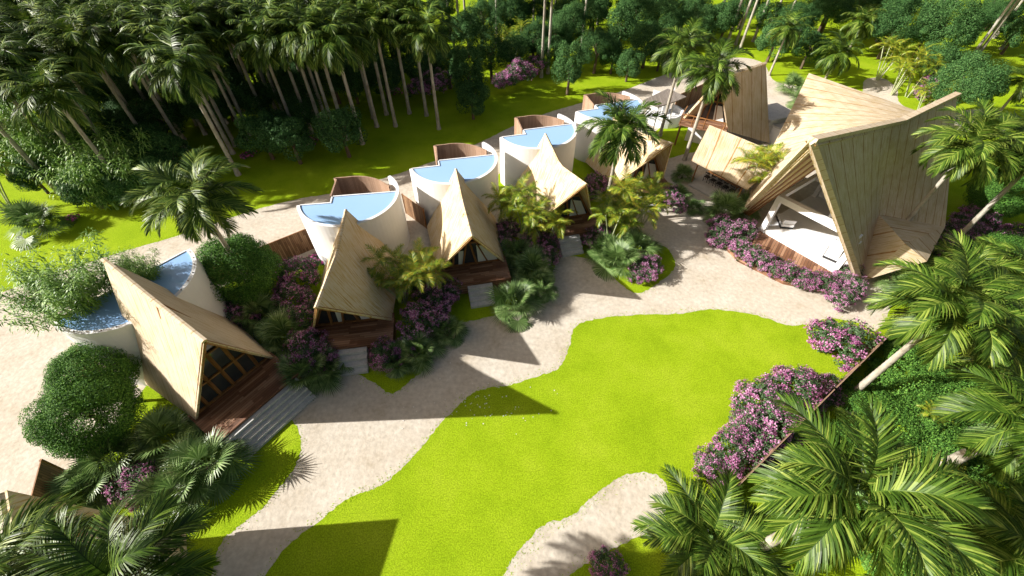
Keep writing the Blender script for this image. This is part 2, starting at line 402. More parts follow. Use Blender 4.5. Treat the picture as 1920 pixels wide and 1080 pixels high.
# fringe of blades where lawn meets sand
mb = MB(); rr = random.Random(3)
for pts, z in EDGES:
    for i in range(len(pts)):
        p, q = pts[i - 1], pts[i]
        l = math.hypot(q[0] - p[0], q[1] - p[1])
        if l > 30: continue
        mx, my = (p[0] + q[0]) / 2, (p[1] + q[1]) / 2
        if my > 60 or abs(mx) > 45 or my < 1: continue
        dens = 34 if my < 30 else 12
        for _ in range(int(l * dens * 1.4)):
            t = rr.random(); off = rr.gauss(0, .20)
            nx, ny = -(q[1] - p[1]) / max(l, .01), (q[0] - p[0]) / max(l, .01)
            x = p[0] + (q[0] - p[0]) * t + nx * off; y = p[1] + (q[1] - p[1]) * t + ny * off
            a = rr.random() * 6.28; wdt = .022; hgt = .012 + rr.random() * .025
            dx, dy = math.cos(a) * wdt, math.sin(a) * wdt; lx, ly = rr.gauss(0, .05), rr.gauss(0, .05)
            mb.add([(x - dx, y - dy, z), (x + dx, y + dy, z), (x + lx, y + ly, z + hgt)], [(0, 1, 2)])
o = mb.build('grass_fringe', M['grassblade']); tag(o, 'short grass blades growing out over the sand along the lawn edges', 'grass', kind='stuff')

# white fallen petals on the grass in the long shadow
mb = MB()
for _ in range(70):
    p_ = G(900 + rr.gauss(0, 75), 758 + rr.gauss(0, 22), .02); a = rr.random() * 6.28; s_ = .022 + rr.random() * .02
    if p_.y < 8: continue
    dx, dy = math.cos(a) * s_, math.sin(a) * s_
    mb.add([p_ + Vector((-dx, -dy, .01)), p_ + Vector((dy, -dx, .0)), p_ + Vector((dx, dy, .02)), p_ + Vector((-dy, dx, .0))], [(0, 1, 2, 3)])
o = mb.build('fallen_petals', M['curtain']); tag(o, 'tiny white petals scattered on the lawn inside the long pointed shadow', 'petals', kind='stuff')

# ------------------------------------------------------------------ bungalows


def frame(mid, F):
    a = Vector((F[0] - mid[0], F[1] - mid[1], 0)).normalized()
    r_ = Vector((-a.y, a.x, 0))
    m0 = Vector((mid[0], mid[1], 0))
    return a, r_, (lambda f, r2, z: m0 + a * f + r_ * r2 + Vector((0, 0, z)))


def tent_roof(root, F, P, CL, CR, NL, NR, sag, mat, thick=.12, n=10, wall=None):
    F, P, CL, CR, NL, NR = map(Vector, (F, P, CL, CR, NL, NR))
    def ridge(t):
        p = F.lerp(P, t); k = t / .55 if t < .55 else (1 - t) / .45
        return p - Vector((0, 0, sag * k))
    for Cc, Nn, fl, nm in ((CL, NL, False, 'roof'), (CR, NR, True, 'roof')):
        def fn(s, t, Cc=Cc, Nn=Nn):
            a = ridge(s); b = Cc.lerp(Nn, s)
            q = a.lerp(b, t)
            return q
        m = MB()
        patch(m, fn, n, n, thick, (F - P).length, (F - Cc).length, flip=fl)
        o = m.build(nm, mat, root)
        o['label'] = 'left slope of the matting roof' if Cc is CL else 'right slope of the matting roof'
    return ridge


def bungalow(label, F, P, mid, half, zdeck, mat, sag, deckf, stepw, stepf, backn=6.2, sidew=2.8, grid=False, zn=.35, group='tent roofed bungalows in a row', step_off=0.0):
    F = Vector(F); P = Vector(P)
    root = thing('bungalow', label, 'bungalow', (0, 0, 0), group=group)
    root.location = (mid[0], mid[1], 0)
    a, r_, L = frame(mid, F)
    off = Vector((mid[0], mid[1], 0))
    LL = lambda f, r2, z: L(f, r2, z) - off
    back = -(P - Vector((mid[0], mid[1], P.z))).dot(a)
    # which side is left in the picture
    CL, CR = LL(0, -half, zdeck), LL(0, half, zdeck)
    NL, NR = LL(-back, -sidew, zn), LL(-back, sidew, zn)
    ridge = tent_roof(root, F - off, P - off, CL, CR, NL, NR, sag, mat)
    fax = Vector((a.x, a.y, 0))
    # deck
    m = MB()
    z1 = zdeck
    hw = half + .12
    rx = (r_.x, r_.y)
    c = LL(deckf / 2 - .3, 0, z1 - .05)
    m.obox(c, r_ * hw, a * (deckf / 2 + .3), Vector((0, 0, .05)))
    m.build('deck', M['deck'], root)
    m = MB()
    for k in range(3):
        zc = z1 - .25 - k * .27
        if zc < .1: break
        m.obox(LL(deckf - .04 - .03 * k, 0, zc), r_ * (hw - .03), a * .05, Vector((0, 0, .115)))
    for s in (-1, 1):
        m.obox(LL(deckf / 2 - .3, s * (hw - .08), (z1 - .1) / 2), a * (deckf / 2 + .2), r_ * .05, Vector((0, 0, (z1 - .12) / 2)))
    m.build('deck_skirt', M['deck'], root)
    # room floor and back wall
    m = MB(); m.obox(LL(-back * .42, 0, z1 - .1), r_ * (half - .15), a * (back * .40), Vector((0, 0, .08))); m.build('floor', M['timber'], root)
    m = MB()
    zb = ridge(.72).z - .25
    m.add([LL(-back * .6, -half * .85, .2), LL(-back * .6, half * .85, .2), LL(-back * .6, 0, zb)], [(0, 1, 2)])
    m.add([LL(-back * .6 - .08, -half * .85, .2), LL(-back * .6 - .08, half * .85, .2), LL(-back * .6 - .08, 0, zb)], [(2, 1, 0)])
    m.build('back_wall', M['plaster'], root)
    # gable front
    ts = 0.0
    tf = (F - off - LL(0, 0, 0)).dot(a)
    t0 = (tf + .25) / (tf + back)
    zr = ridge(t0).z - .2
    wf = -.25
    hb = half - .22
    def gz(x): return z1 + (zr - z1) * (1 - abs(x) / hb)
    m = MB()
    m.add([LL(wf - .04, -hb, z1), LL(wf - .04, hb, z1), LL(wf - .04, 0, zr)], [(0, 1, 2)])
    m.add([LL(wf - .07, -hb, z1), LL(wf - .07, hb, z1), LL(wf - .07, 0, zr)], [(2, 1, 0)])
    m.build('gable_glass', M['glass'], root)
    m = MB()
    if grid:
        for x in (-1.5, -.75, 0, .75, 1.5):
            if gz(x) - z1 > .3: m.beam(LL(wf, x, z1), LL(wf, x, gz(x)), .16, .12)
        for zz in (1.5, 3.0):
            z = z1 + zz; w_ = hb * (1 - (z - z1) / (zr - z1)) - .05
            if w_ > .2: m.beam(LL(wf + .02, -w_, z), LL(wf + .02, w_, z), .10, .10)
    else:
        m.beam(LL(wf + .06, -.55, z1), LL(wf + .06, -.05, z1 + 2.6), .15, .12)
        m.beam(LL(wf + .06, .45, z1), LL(wf + .06, -.02, z1 + 2.6), .15, .12)
        m.beam(LL(wf + .06, -1.25, z1), LL(wf + .06, -.95, gz(-.95) - .05), .13, .12)
        m.beam(LL(wf + .06, 1.25, z1), LL(wf + .06, .5, z1 + 2.0), .08, .08)
        m.beam(LL(wf + .1, -1.05, z1 + 2.1), LL(wf + .1, 1.05, z1 + 2.1), .12, .12)
    m.beam(LL(wf, -hb, z1 + .06), LL(wf, hb, z1 + .06), .12, .12)
    m.beam(LL(wf, -hb - .02, z1), LL(wf, -.04, zr + .02), .12, .14); m.beam(LL(wf, hb + .02, z1), LL(wf, .04, zr + .02), .12, .14)
    m.build('gable_frame', M['timber'], root)
    if not grid:
        m = MB()
        m.add([LL(wf + .0, .55, z1 + .12), LL(wf + .0, 1.95, z1 + .12), LL(wf + .0, 1.35, z1 + 1.45), LL(wf, .5, z1 + 1.7)], [(0, 1, 2, 3)])
        m.build('curtain', M['curtain'], root)
        m = MB()
        m.add([LL(wf + .0, -.85, z1 + .12), LL(wf + .0, -.45, z1 + .12), LL(wf + .0, -.4, z1 + 1.35), LL(wf, -.75, z1 + 1.35)], [(0, 1, 2, 3)])
        m.build('curtain', M['curtain'], root)
    else:
        pass
    # barge boards under the roof edge
    m = MB()
    f2 = F - off
    down = Vector((0, 0, -.14))
    m.beam(f2 + down - a * .1, CL + r_ * .07 - a * .1, .07, .16); m.beam(f2 + down - a * .1, CR - r_ * .07 - a * .1, .07, .16)
    m.build('barge_board', M['timber'], root)
    # steps
    n = 5 if grid else 4
    m = MB()
    for k in range(n):
        zt = (z1 - .08) * (n - k) / (n + .35)
        run = (stepf - deckf) / n
        m.obox(LL(deckf + run * (k + .5) + .01 * k, step_off, zt / 2), r_ * (stepw / 2 - .004 * k), a * (run / 2 + .02), Vector((0, 0, zt / 2)))
    m.build('steps', M['steps'], root)
    return root


BU = {
    'A': dict(F=(-12.2, 9.9, 8.4), P=(-19.6, 14.85, 8.2), mid=(-15.3, 12.0), half=2.35, zdeck=1.05, sag=.2),
    'B': dict(F=(-9.53, 13.3, 6.4), P=(-10.79, 22.5, 5.35), mid=(-10.0, 16.4), half=2.43, zdeck=1.0, sag=.45),
    'C': dict(F=(-2.27, 18.57, 6.4), P=(-4.09, 27.4, 5.3), mid=(-2.9, 21.6), half=2.43, zdeck=1.0, sag=.5),
    'D': dict(F=(4.86, 23.8, 6.4), P=(2.68, 32.4, 5.4), mid=(4.1, 26.8), half=2.43, zdeck=1.0, sag=.95),
    'E': dict(F=(11.83, 29.06, 6.4), P=(9.5, 37.2, 5.4), mid=(11.05, 32.05), half=2.43, zdeck=1.0, sag=.95),
}
bungalow('large pale board roofed bungalow with broad five tread stair, beside the trimmed round tree', mat=M['thatch_plain'], deckf=2.1, stepw=4.5, stepf=3.35, grid=True, **BU['A'])
bungalow('straw roofed bungalow with a palm leaning over its right slope, second from left', mat=M['thatch'], deckf=1.7, stepw=1.95, stepf=3.0, **BU['B'])
bungalow('straw roofed bungalow third from left, its ridge pointing straight at its pool', mat=M['thatch'], deckf=1.7, stepw=1.7, stepf=3.0, step_off=.35, **BU['C'])
bungalow('straw roofed bungalow with palm shadow on roof and sunlit stair, fourth from left', mat=M['thatch'], deckf=1.7, stepw=1.7, stepf=3.0, step_off=-.2, **BU['D'])
bungalow('straw roofed bungalow half hidden under the tall palm, fifth and farthest', mat=M['thatch'], deckf=1.7, stepw=1.7, stepf=3.0, **BU['E'])

# roof at the lower left edge of the picture, its gable facing the path
o_ = Vector((-17.2, 3.5, 0))
root = thing('bungalow', 'bungalow at the lower left edge, only a corner of its matting roof showing', 'bungalow', o_, group='tent roofed bungalows in a row')
tent_roof(root, Vector((-17.4, 4.75, 6.75)) - o_, Vector((-14.2, -.6, 4.9)) - o_, Vector((-20.4, 4.3, 1)) - o_, Vector((-14.6, 4.9, 1)) - o_,
          Vector((-19.5, -2.5, .4)) - o_, Vector((-11.6, -.8, .4)) - o_, .3, M['thatch'])
m = MB(); m.add([Vector((-20.0, 4.0, .1)) - o_, Vector((-14.9, 4.6, .1)) - o_, Vector((-17.4, 4.4, 6.2)) - o_], [(0, 1, 2)]); m.build('gable_wall', M['timber'], root)

# ------------------------------------------------------------------ round plunge pools on white drums


def pool_house(label, center, a, ztop, r0=3.5, notch=True, fin=38, screen=True, group='white round pool houses behind the bungalows', bolts=False, water_drop=.07):
    a = Vector((a[0], a[1], 0)).normalized(); r_ = Vector((-a.y, a.x, 0))
    root = thing('pool_house', label, 'pool house', (center[0], center[1], 0), group=group)
    L = lambda f, s, z: a * f + r_ * s + Vector((0, 0, z))
    th = .20
    # drum wall: arc round the front; phi measured from +r towards +a
    def arc(rad, p0, p1, n=40): return [(rad * math.sin(p0 + (p1 - p0) * i / n), rad * math.cos(p0 + (p1 - p0) * i / n)) for i in range(n + 1)]
    nf = .75 if notch else 0.0
    pL = math.pi - math.asin(nf / (r0 - th / 2))
    o_pts = arc(r0 + .02, -R(fin), pL); i_pts = arc(r0 - th, -R(fin), pL)
    m = MB()
    n = len(o_pts)
    acc = 0
    vs = []; uv = []
    for (of, os_), (jf, js) in zip(o_pts, i_pts):
        vs += [L(of, os_, -.05), L(of, os_, ztop), L(jf, js, ztop), L(jf, js, -.05)]
        uv += [(acc, 0), (acc, ztop), (acc, ztop + .2), (acc, 0)]; acc += .25
    fs = []
    for i in range(n - 1):
        b = i * 4; c_ = b + 4
        for k in range(3): fs.append((b + k, b + k + 1, c_ + k + 1, c_ + k))
    fs.append((0, 3, 2, 1)); e = (n - 1) * 4; fs.append((e, e + 1, e + 2, e + 3))
    m.add(vs, fs, uv)
    w_ = m.build('drum_wall', M['plaster'], root)
    bpy.context.view_layer.update()
    # straight rear walls with the step in plan
    m = MB()
    half = r0 - th - .01
    rim = ztop - .015
    if notch:
        xl = math.sqrt((r0 - th) ** 2 - nf ** 2)
        m.obox(L(-.05, (half - 1.1) / 2, rim / 2), r_ * ((half + 1.1) / 2), a * .05, Vector((0, 0, rim / 2)))
        m.obox(L(nf - .05, (-1.12 - xl) / 2 - .04, rim / 2), r_ * ((xl - 1.2) / 2), a * .05, Vector((0, 0, rim / 2)))
        m.obox(L(nf / 2, -1.16, rim / 2 - .002), r_ * .05, a * (nf / 2), Vector((0, 0, rim / 2)))
    else:
        m.obox(L(-.05, 0, rim / 2), r_ * half, a * .05, Vector((0, 0, rim / 2)))
    m.build('rear_wall', M['plaster'], root)
    # water
    i2 = arc(r0 - th - .002, 0, pL)
    poly = [L(f, s, 0) for f, s in i2]
    if notch: poly += [L(nf, -1.10, 0), L(0, -1.10, 0)]
    m = MB(); m.add([p + Vector((0, 0, ztop - water_drop)) for p in poly], [tuple(range(len(poly)))])
    wm = m.build('water', M['water_deep' if bolts else 'water'], root)
    if wm.data.polygons[0].normal.z < 0: wm.data.flip_normals()
    if bolts:
        for k in range(16):
            m = MB()
            ph = R(6) + k * (pL - R(12)) / 15
            f, s = (r0 - th / 2) * math.sin(ph), (r0 - th / 2) * math.cos(ph)
            m.tube([L(f, s, ztop), L(f, s, ztop + .05)], [.035, .03], 6)
            m.build('rim_stud', M['bark_dark'], root)
    if screen:
        t = MB()
        pts = [(0.0, -1.25), (-2.1, -1.15), (-2.35, -.4), (-2.35, .4), (-2.15, 1.1), (-1.8, 1.75), (-1.3, 2.3), (-.7, 2.8)]
        dense = [pts[0], pts[1]]
        sp = smooth_poly(pts[1:] + [(0, 3.2)], 4)
        dense = [pts[0]] + sp[:4 * 6 + 1]
        acc = 0; vs = []; uv = []; zt = ztop + .02
        for i, (f, s) in enumerate(dense):
            if i: acc += math.hypot(f - dense[i - 1][0], s - dense[i - 1][1])
            q = dense[min(i + 1, len(dense) - 1)]; p = dense[max(i - 1, 0)]
            tx, ty = q[0] - p[0], q[1] - p[1]; ll = math.hypot(tx, ty); nx, ny = -ty / ll * .05, tx / ll * .05
            vs += [L(f + nx, s + ny, .0), L(f + nx, s + ny, zt), L(f - nx, s - ny, zt), L(f - nx, s - ny, 0)]
            uv += [(0, acc), (zt, acc), (zt + .05, acc), (0, acc)]
        fs = []
        for i in range(len(dense) - 1):
            b = i * 4; c_ = b + 4
            for k in range(3): fs.append((b + k, b + k + 1, c_ + k + 1, c_ + k))
        t.add(vs, fs, uv)
        t.build('courtyard_screen', M['screen'], root)
    return root


AX = {'B': (.135, -.99), 'C': (.2, -.98), 'D': (.244, -.97), 'E': (.27, -.96)}
pool_house('white drum with pale blue pool behind the second bungalow from left', (-11.6, 25.36), AX['B'], 4.4)
pool_house('white drum with pale blue pool behind the third bungalow from left', (-4.64, 30.2), AX['C'], 4.4)
pool_house('white drum with pale blue pool behind the fourth bungalow from left', (2.1, 35.2), AX['D'], 4.4)
pool_house('white drum with pale blue pool beyond the tall palm crown, farthest of the row', (8.9, 40.0), AX['E'], 4.4)
pool_house('large white drum pool with studded rim and bamboo growing in it', (-21.4, 16.2), (.80, -.60), 5.05, notch=False, fin=0, screen=False, bolts=True)

# ------------------------------------------------------------------ fences


def fence(label, pts, h, mat='fencewood', name='wooden_fence', group=None, posts=True, th=.05, z0=0, cap='timber'):
    c = Vector((sum(p[0] for p in pts) / len(pts), sum(p[1] for p in pts) / len(pts), 0))
    root = thing(name, label, 'fence', c, group=group)
    m = MB(); cp = MB(); acc = 0
    pp = MB()
    for p, q in zip(pts, pts[1:]):
        p = Vector((p[0], p[1], 0)) - c; q = Vector((q[0], q[1], 0)) - c
        d = q - p; l = d.length; d.normalize(); nn = Vector((-d.y, d.x, 0)) * th / 2
        for s in (1, -1):
            vs = [p + nn * s + Vector((0, 0, z0)), q + nn * s + Vector((0, 0, z0)), q + nn * s + Vector((0, 0, h)), p + nn * s + Vector((0, 0, h))]
            m.add(vs, [(0, 1, 2, 3)] if s < 0 else [(3, 2, 1, 0)], [(0, acc), (0, acc + l), (h, acc + l), (h, acc)])
        acc += l
        cp.beam(p + Vector((0, 0, h + .02)), q + Vector((0, 0, h + .02)), .05, .04)
        if posts:
            k = max(1, int(l / 2.4))
            for i in range(k + 1):
                x = p.lerp(q, i / k)
                link('post', mesh('post', *_post(x, h + .06), M[cap]), root)
    m.build('board_panel', M[mat], root)
    cp.build('cap_rail', M[cap], root)
    return root


def _post(x, h):
    t = MB(); t.obox(x + Vector((0, 0, h / 2)), Vector((.05, 0, 0)), Vector((0, .055, 0)), Vector((0, 0, h / 2)))
    return t.v, t.f


fence('long thin brown fence seen almost edge on beside the flowering bushes', [(25.4, 17.2), (17.1, 11.35), (10.2, 6.45)], 2.0, cap='screen', th=.03)
p = G(500, 470); q = G(590, 440); p2 = G(508, 500)
fence('dark brown slatted fence between the round shrub and the second drum', [tuple(G(400, 530)[:2]), tuple(G(503, 502)[:2]), tuple(G(598, 462)[:2])], 1.9)
fence('short brown fence piece between the second and third drums', [tuple(G(762, 400)[:2]), tuple(G(800, 428)[:2])], 1.9)
fence('tall dark brown wall of boards round the courtyard of the white spa', [tuple(G(1262, 212)[:2]), tuple(G(1313, 188)[:2]), tuple(G(1345, 182)[:2])], 2.0)
fence('brown board fence behind the dark sided cabin', [tuple(G(1450, 262)[:2]), tuple(G(1490, 245)[:2]), tuple(G(1540, 262)[:2])], 2.0)
fence('short brown fence end under the round trimmed tree', [tuple(G(120, 960)[:2]), tuple(G(135, 890)[:2])], 1.9)
fence('brown board fence behind the left end of the bamboo pool', [tuple(G(190, 690)[:2]), tuple(G(165, 720)[:2])], 1.9)

# ------------------------------------------------------------------ main villa
VM = Vector((21.9, 24.8, 0))
va = Vector((-.82, -.57, 0)).normalized(); vr = Vector((-va.y, va.x, 0))
villa = thing('villa', 'big folded roof villa with white open lounge, largest building on the right', 'villa', VM)
def vw(x): return Vector(x) - VM
F2 = Vector((15.2, 20.1, 11.4)); K2 = Vector((26.5, 28.0, 8.55)); P2 = Vector((35.1, 34.0, 7.8))
CLv = G(1388, 398, .3); CRv = G(1612, 528, .25); BRv = G(1738, 490, 3.0)
NLv = G(1517, 137, 6.5); Hv = G(1800, 236, 5.2)
def lerp3(a, b, c, t): return a.lerp(b, t / .55) if t < .55 else b.lerp(c, (t - .55) / .45)
def vl(s, t):
    a = lerp3(vw(F2), vw(K2), vw(Hv), s); b = vw(CLv).lerp(vw(NLv), s)
    return a.lerp(b, t)
m = MB(); patch(m, vl, 20, 10, .32, 22, 13, flip=False); o = m.build('roof', M['thatch_wide'], villa); o['label'] = 'sunlit left roof slab in wide pale panels'
Rv = G(1648, 402, 3.5); Qv = G(1697, 457, 3.7); Sv = G(1772, 425, 2.5)
def vrg(s, t):
    a = lerp3(vw(F2), vw(K2), vw(P2), s); b = vw(CRv).lerp(vw(Rv), s / .42) if s < .42 else vw(Rv).lerp(vw(Sv), (s - .42) / .58)
    return a.lerp(b, t)
m = MB(); patch(m, vrg, 20, 12, .32, 22, 13, flip=True); o = m.build('roof', M['thatch_wide'], villa); o['label'] = 'shaded right roof slab'
# folded-out foot of the right slab
m = MB()
Rw, Qw, Cw, Bw = vw(Rv), vw(Qv), vw(CRv), vw(BRv)
outn = Vector((.35, -.85, .25))
Rw2 = Rw
Sw = vw(Sv)
for tri in ((Rw, Cw, Qw), (Qw, Cw, Bw), (Rw, Qw, Sw), (Sw, Qw, Bw)):
    e1 = tri[1] - tri[0]; e2 = tri[2] - tri[0]; nn = e1.cross(e2).normalized()
    if nn.dot(Vector((-.5, -.6, .6))) < 0: tri = (tri[0], tri[2], tri[1]); nn = -nn; e1, e2 = e2, e1
    lo = [p_ - nn * .12 for p_ in tri]
    ex = e1.normalized(); ey = nn.cross(ex)
    uvs = [((p_ - tri[0]).dot(ex), (p_ - tri[0]).dot(ey)) for p_ in tri]
    m.add(list(tri) + lo, [(0, 1, 2), (5, 4, 3), (0, 3, 4, 1), (1, 4, 5, 2), (2, 5, 3, 0)], uvs + uvs)
m.build('folded_roof_foot', M['thatch_wide'], villa)
# ridge cap strip and front barge
m = MB()
rp = [vw(F2), vw(K2), vw(P2)]
for i in range(2): m.beam(rp[i] + Vector((0, 0, .05)), rp[i + 1] + Vector((0, 0, .05)), .42, .22)
m.build('ridge_cap', M['thatch_plain'], villa)
m = MB()
m.beam(vw(F2) + Vector((-.05, .05, -.02)), vw(CLv), .16, .30); m.beam(vw(F2) + Vector((0, 0, -.05)), vw(CRv), .34, .30)
m.build('barge_board', M['thatch_plain'], villa)
# lining under the front of the left slab, with its ribs
I1 = vw((19.6, 23.2, 9.0)); I2 = vw((19.6, 28.2, .4)); Fi = vw(F2) - Vector((-.12, .1, .25)); Ci = vw(CLv)
m = MB(); patch(m, lambda s, t: Fi.lerp(I1, s).lerp(Ci.lerp(I2, s), t), 6, 6, .08, 5, 14, flip=True); m.build('soffit', M['thatch'], villa)
for k in (.22, .45, .70, .95):
    up_ = (I1 - Fi).cross(Ci - Fi).normalized()
    if up_.dot(Vector((-.5, -.6, .6))) < 0: up_ = -up_
    m = MB(); m.beam(Fi.lerp(I1, k) + up_ * .1, Ci.lerp(I2, k) + up_ * .1, .22, .26, up=up_); m.build('soffit_rib', M['timber'], villa)
# white portal, floors, walls
fl0 = G(1425, 427, .5); fr0 = G(1562, 505, .5)
d = (fr0 - fl0); W = d.length; d.normalize()
bk = -va
def V(s, b, z): return vw(Vector((fl0.x, fl0.y, 0)) + d * s + bk * b + Vector((0, 0, z)))
def vbox(m_, s0, s1, b0, b1, z0, z1):
    m_.obox((V(s0, b0, z0) + V(s1, b1, z1)) / 2, d * (s1 - s0) / 2, bk * (b1 - b0) / 2, Vector((0, 0, (z1 - z0) / 2)))
m = MB(); vbox(m, -.1, W + 1.0, -.05, 8, .05, .5); m.build('lounge_floor', M['plaster'], villa)
m = MB()
vbox(m, 0, .38, 0, .4, .503, 3.15); vbox(m, 0, W + .1, 0, .42, 3.15, 3.6)
vbox(m, W - .1, W + .28, 0, .4, .503, 3.15)
vbox(m, 0, .3, .42, 7.5, 3.2, 3.58); vbox(m, 0, .3, 7.5, 7.9, .503, 3.58)
m.build('portal_frame', M['plaster'], villa)
m = MB(); vbox(m, .31, W - 1.6, 7.91, 8.1, .503, 4.6); vbox(m, 2.6, 2.8, 4.5, 7.88, .503, 4.2); vbox(m, 2.85, W - 1.2, 4.6, 4.8, .503, 3.6)
m.build('inner_wall', M['plaster'], villa)
m = MB(); vbox(m, .32, 2.4, 4.8, 7.88, 3.25, 3.5); m.build('mezzanine_floor', M['concrete'], villa)
m = MB()
dp = [G(1352, 452, .28), G(1428, 433, .28), G(1560, 508, .28), G(1552, 545, .28), G(1470, 528, .28), G(1385, 486, .28)]
dp = [(p_.x - VM.x, p_.y - VM.y) for p_ in dp]
if area(dp) < 0: dp.reverse()
m.prism(dp, .02, .30, uvax=(va.x * .9 + .3, va.y)); m.build('deck', M['deck'], villa)

# lounge chairs inside the villa
def lounge(label, px, py, rot):
    p_ = G(px, py, .52)
    t = thing('lounge_chair', label, 'chair', (p_.x, p_.y, .505), rot, group='white lounge chairs in the villa')
    m = MB(); m.box((0, 0, .09), (1.5, .95, .16)); m.build('base', M['blackmetal'], t)
    m = MB(); m.box((0, 0, .27), (1.45, .9, .18)); m.build('seat_cushion', M['cushion'], t)
    m = MB(); m.obox(Vector((-.62, 0, .58)), Vector((.07, 0, .0)), Vector((0, .45, 0)), Vector((-.08, 0, .24))); m.build('back_cushion', M['cushion'], t)
va_ang = math.atan2(d.y, d.x)
lounge('white lounge chair on black base near the left post of the villa portal', 1470, 418, va_ang + .75 + math.pi / 2)
lounge('white lounge chair on black base near the right end of the villa floor', 1560, 478, va_ang + math.pi / 2 + .2 + math.pi)
p_ = G(1572, 462, .52)
t = thing('low_table', 'small low table beside the right lounge chair', 'table', (p_.x, p_.y, .505), va_ang)
m = MB(); m.box((0, 0, .36), (.9, .22, .04)); m.build('table_top', M['blackmetal'], t)
for sx in (-.38, .38):
    m = MB(); m.box((sx, 0, .17), (.04, .18, .34)); m.build('leg', M['blackmetal'], t)

# ------------------------------------------------------------------ dark sided cabin with balcony
F3 = Vector((18.0, 38.4, 7.5)); P3 = G(1436, 116, 7.3); CR3 = Vector((21, 39.3, 2)); CL3 = G(1276, 226, 2.0); NR3 = G(1443, 268, .3); NL3 = Vector((22.6, 44.6, .3))
CO = Vector((20, 41.5, 0))
cab = thing('cabin', 'two storey cabin with dark shaded roof side and wooden balcony above the dining roof', 'cabin', CO)
def cw(x): return Vector(x) - CO
tent_roof(cab, cw(F3), cw(P3), cw(CL3), cw(CR3), cw(NL3), cw(NR3), .0, M['thatch_wide'], thick=.2)
ca = (Vector((F3.x, F3.y, 0)) - Vector(((CL3.x + CR3.x) / 2, (CL3.y + CR3.y) / 2, 0))).normalized()
cc = (CR3 - CL3); cc.z = 0; cwid = cc.length; cc.normalize(); cf = Vector((cc.y, -cc.x, 0))
if cf.y > 0: cf = -cf
base3 = cw(Vector((CL3.x, CL3.y, 0)))
def W3(s, f, z): return base3 + cc * s + cf * f + Vector((0, 0, z))
m = MB(); m.obox(W3(cwid / 2, .5, 2.35), cc * (cwid / 2 - .1), cf * 1.1, Vector((0, 0, .08))); m.build('balcony_floor', M['deck'], cab)
m = MB()
for s in (.2, 1.3, 2.4, cwid - .4): m.beam(W3(s, 1.5, 2.43), W3(s, 1.5, 3.35), .08, .08)
m.beam(W3(.2, 1.5, 3.35), W3(cwid - .4, 1.5, 3.35), .09, .08); m.beam(W3(.2, 1.5, 2.85), W3(cwid - .4, 1.5, 2.85), .05, .05)
m.beam(W3(.2, 1.5, 3.35), W3(.2, -.4, 3.35), .08, .08)
m.build('railing', M['timber'], cab)
for s in (.3, cwid - .3):
    m = MB(); m.beam(W3(s, 1.3, 0), W3(s, 1.3, 2.3), .14, .14); m.build('balcony_post', M['timber'], cab)
m = MB(); m.obox(W3(cwid / 2 + .4, -1.2, 1.15), cc * (cwid / 2 - .5), cf * 1.0, Vector((0, 0, 1.12))); m.build('lower_wall', M['plaster'], cab)
m = MB(); m.add([W3(.4, -.5, 2.5), W3(cwid - .4, -.5, 2.5), W3(cwid / 2, -.5, 6.3)], [(0, 1, 2)]); m.add([W3(.4, -.55, 2.5), W3(cwid - .4, -.55, 2.5), W3(cwid / 2, -.55, 6.3)], [(2, 1, 0)]); m.build('gable_glass', M['glass'], cab)
m = MB()
m.beam(W3(1.6, -.42, 2.5), W3(cwid / 2 - .1, -.42, 6.0), .14, .1); m.beam(W3(cwid - 1.5, -.42, 2.5), W3(cwid / 2 + .1, -.42, 6.0), .14, .1)
m.beam(W3(1.2, -.42, 4.3), W3(cwid - 1.2, -.42, 4.3), .1, .1); m.beam(W3(cwid / 2, -.42, 2.5), W3(cwid / 2, -.42, 6.0), .12, .1)
m.build('gable_frame', M['timber'], cab)
m = MB(); m.add([W3(cwid - 1.7, -.38, 2.6), W3(cwid - .7, -.38, 2.6), W3(cwid - 1.3, -.38, 4.0), W3(cwid - 1.9, -.38, 4.0)], [(0, 1, 2, 3)]); m.build('curtain', M['curtain'], cab)

# grey service block behind the cabin
sb = G(1452, 225, 2.4); sb2 = Vector((sb.x, sb.y, 0))
t = thing('service_building', 'low grey flat roofed block right of the dark sided cabin', 'building', sb2)
m = MB(); m.box((0.6, 1.6, 1.2), (3.2, 2.6, 2.4), (.9, .35)); m.build('wall', M['concrete'], t)
m = MB(); m.box((0.6, 1.6, 2.47), (3.5, 2.9, .13), (.9, .35)); m.build('flat_roof', M['steps'], t)
t = thing('terrace_block', 'grey flat slab roof between the cabin and the big villa roof', 'building', tuple(G(1462, 262, 0)))
m = MB(); m.box((0, 0, .9), (3.4, 2.4, 1.8), (.8, .5)); m.build('wall', M['plaster'], t)
m = MB(); m.box((0, 0, 1.86), (3.8, 2.8, .12), (.8, .5)); m.build('flat_roof', M['concrete'], t)

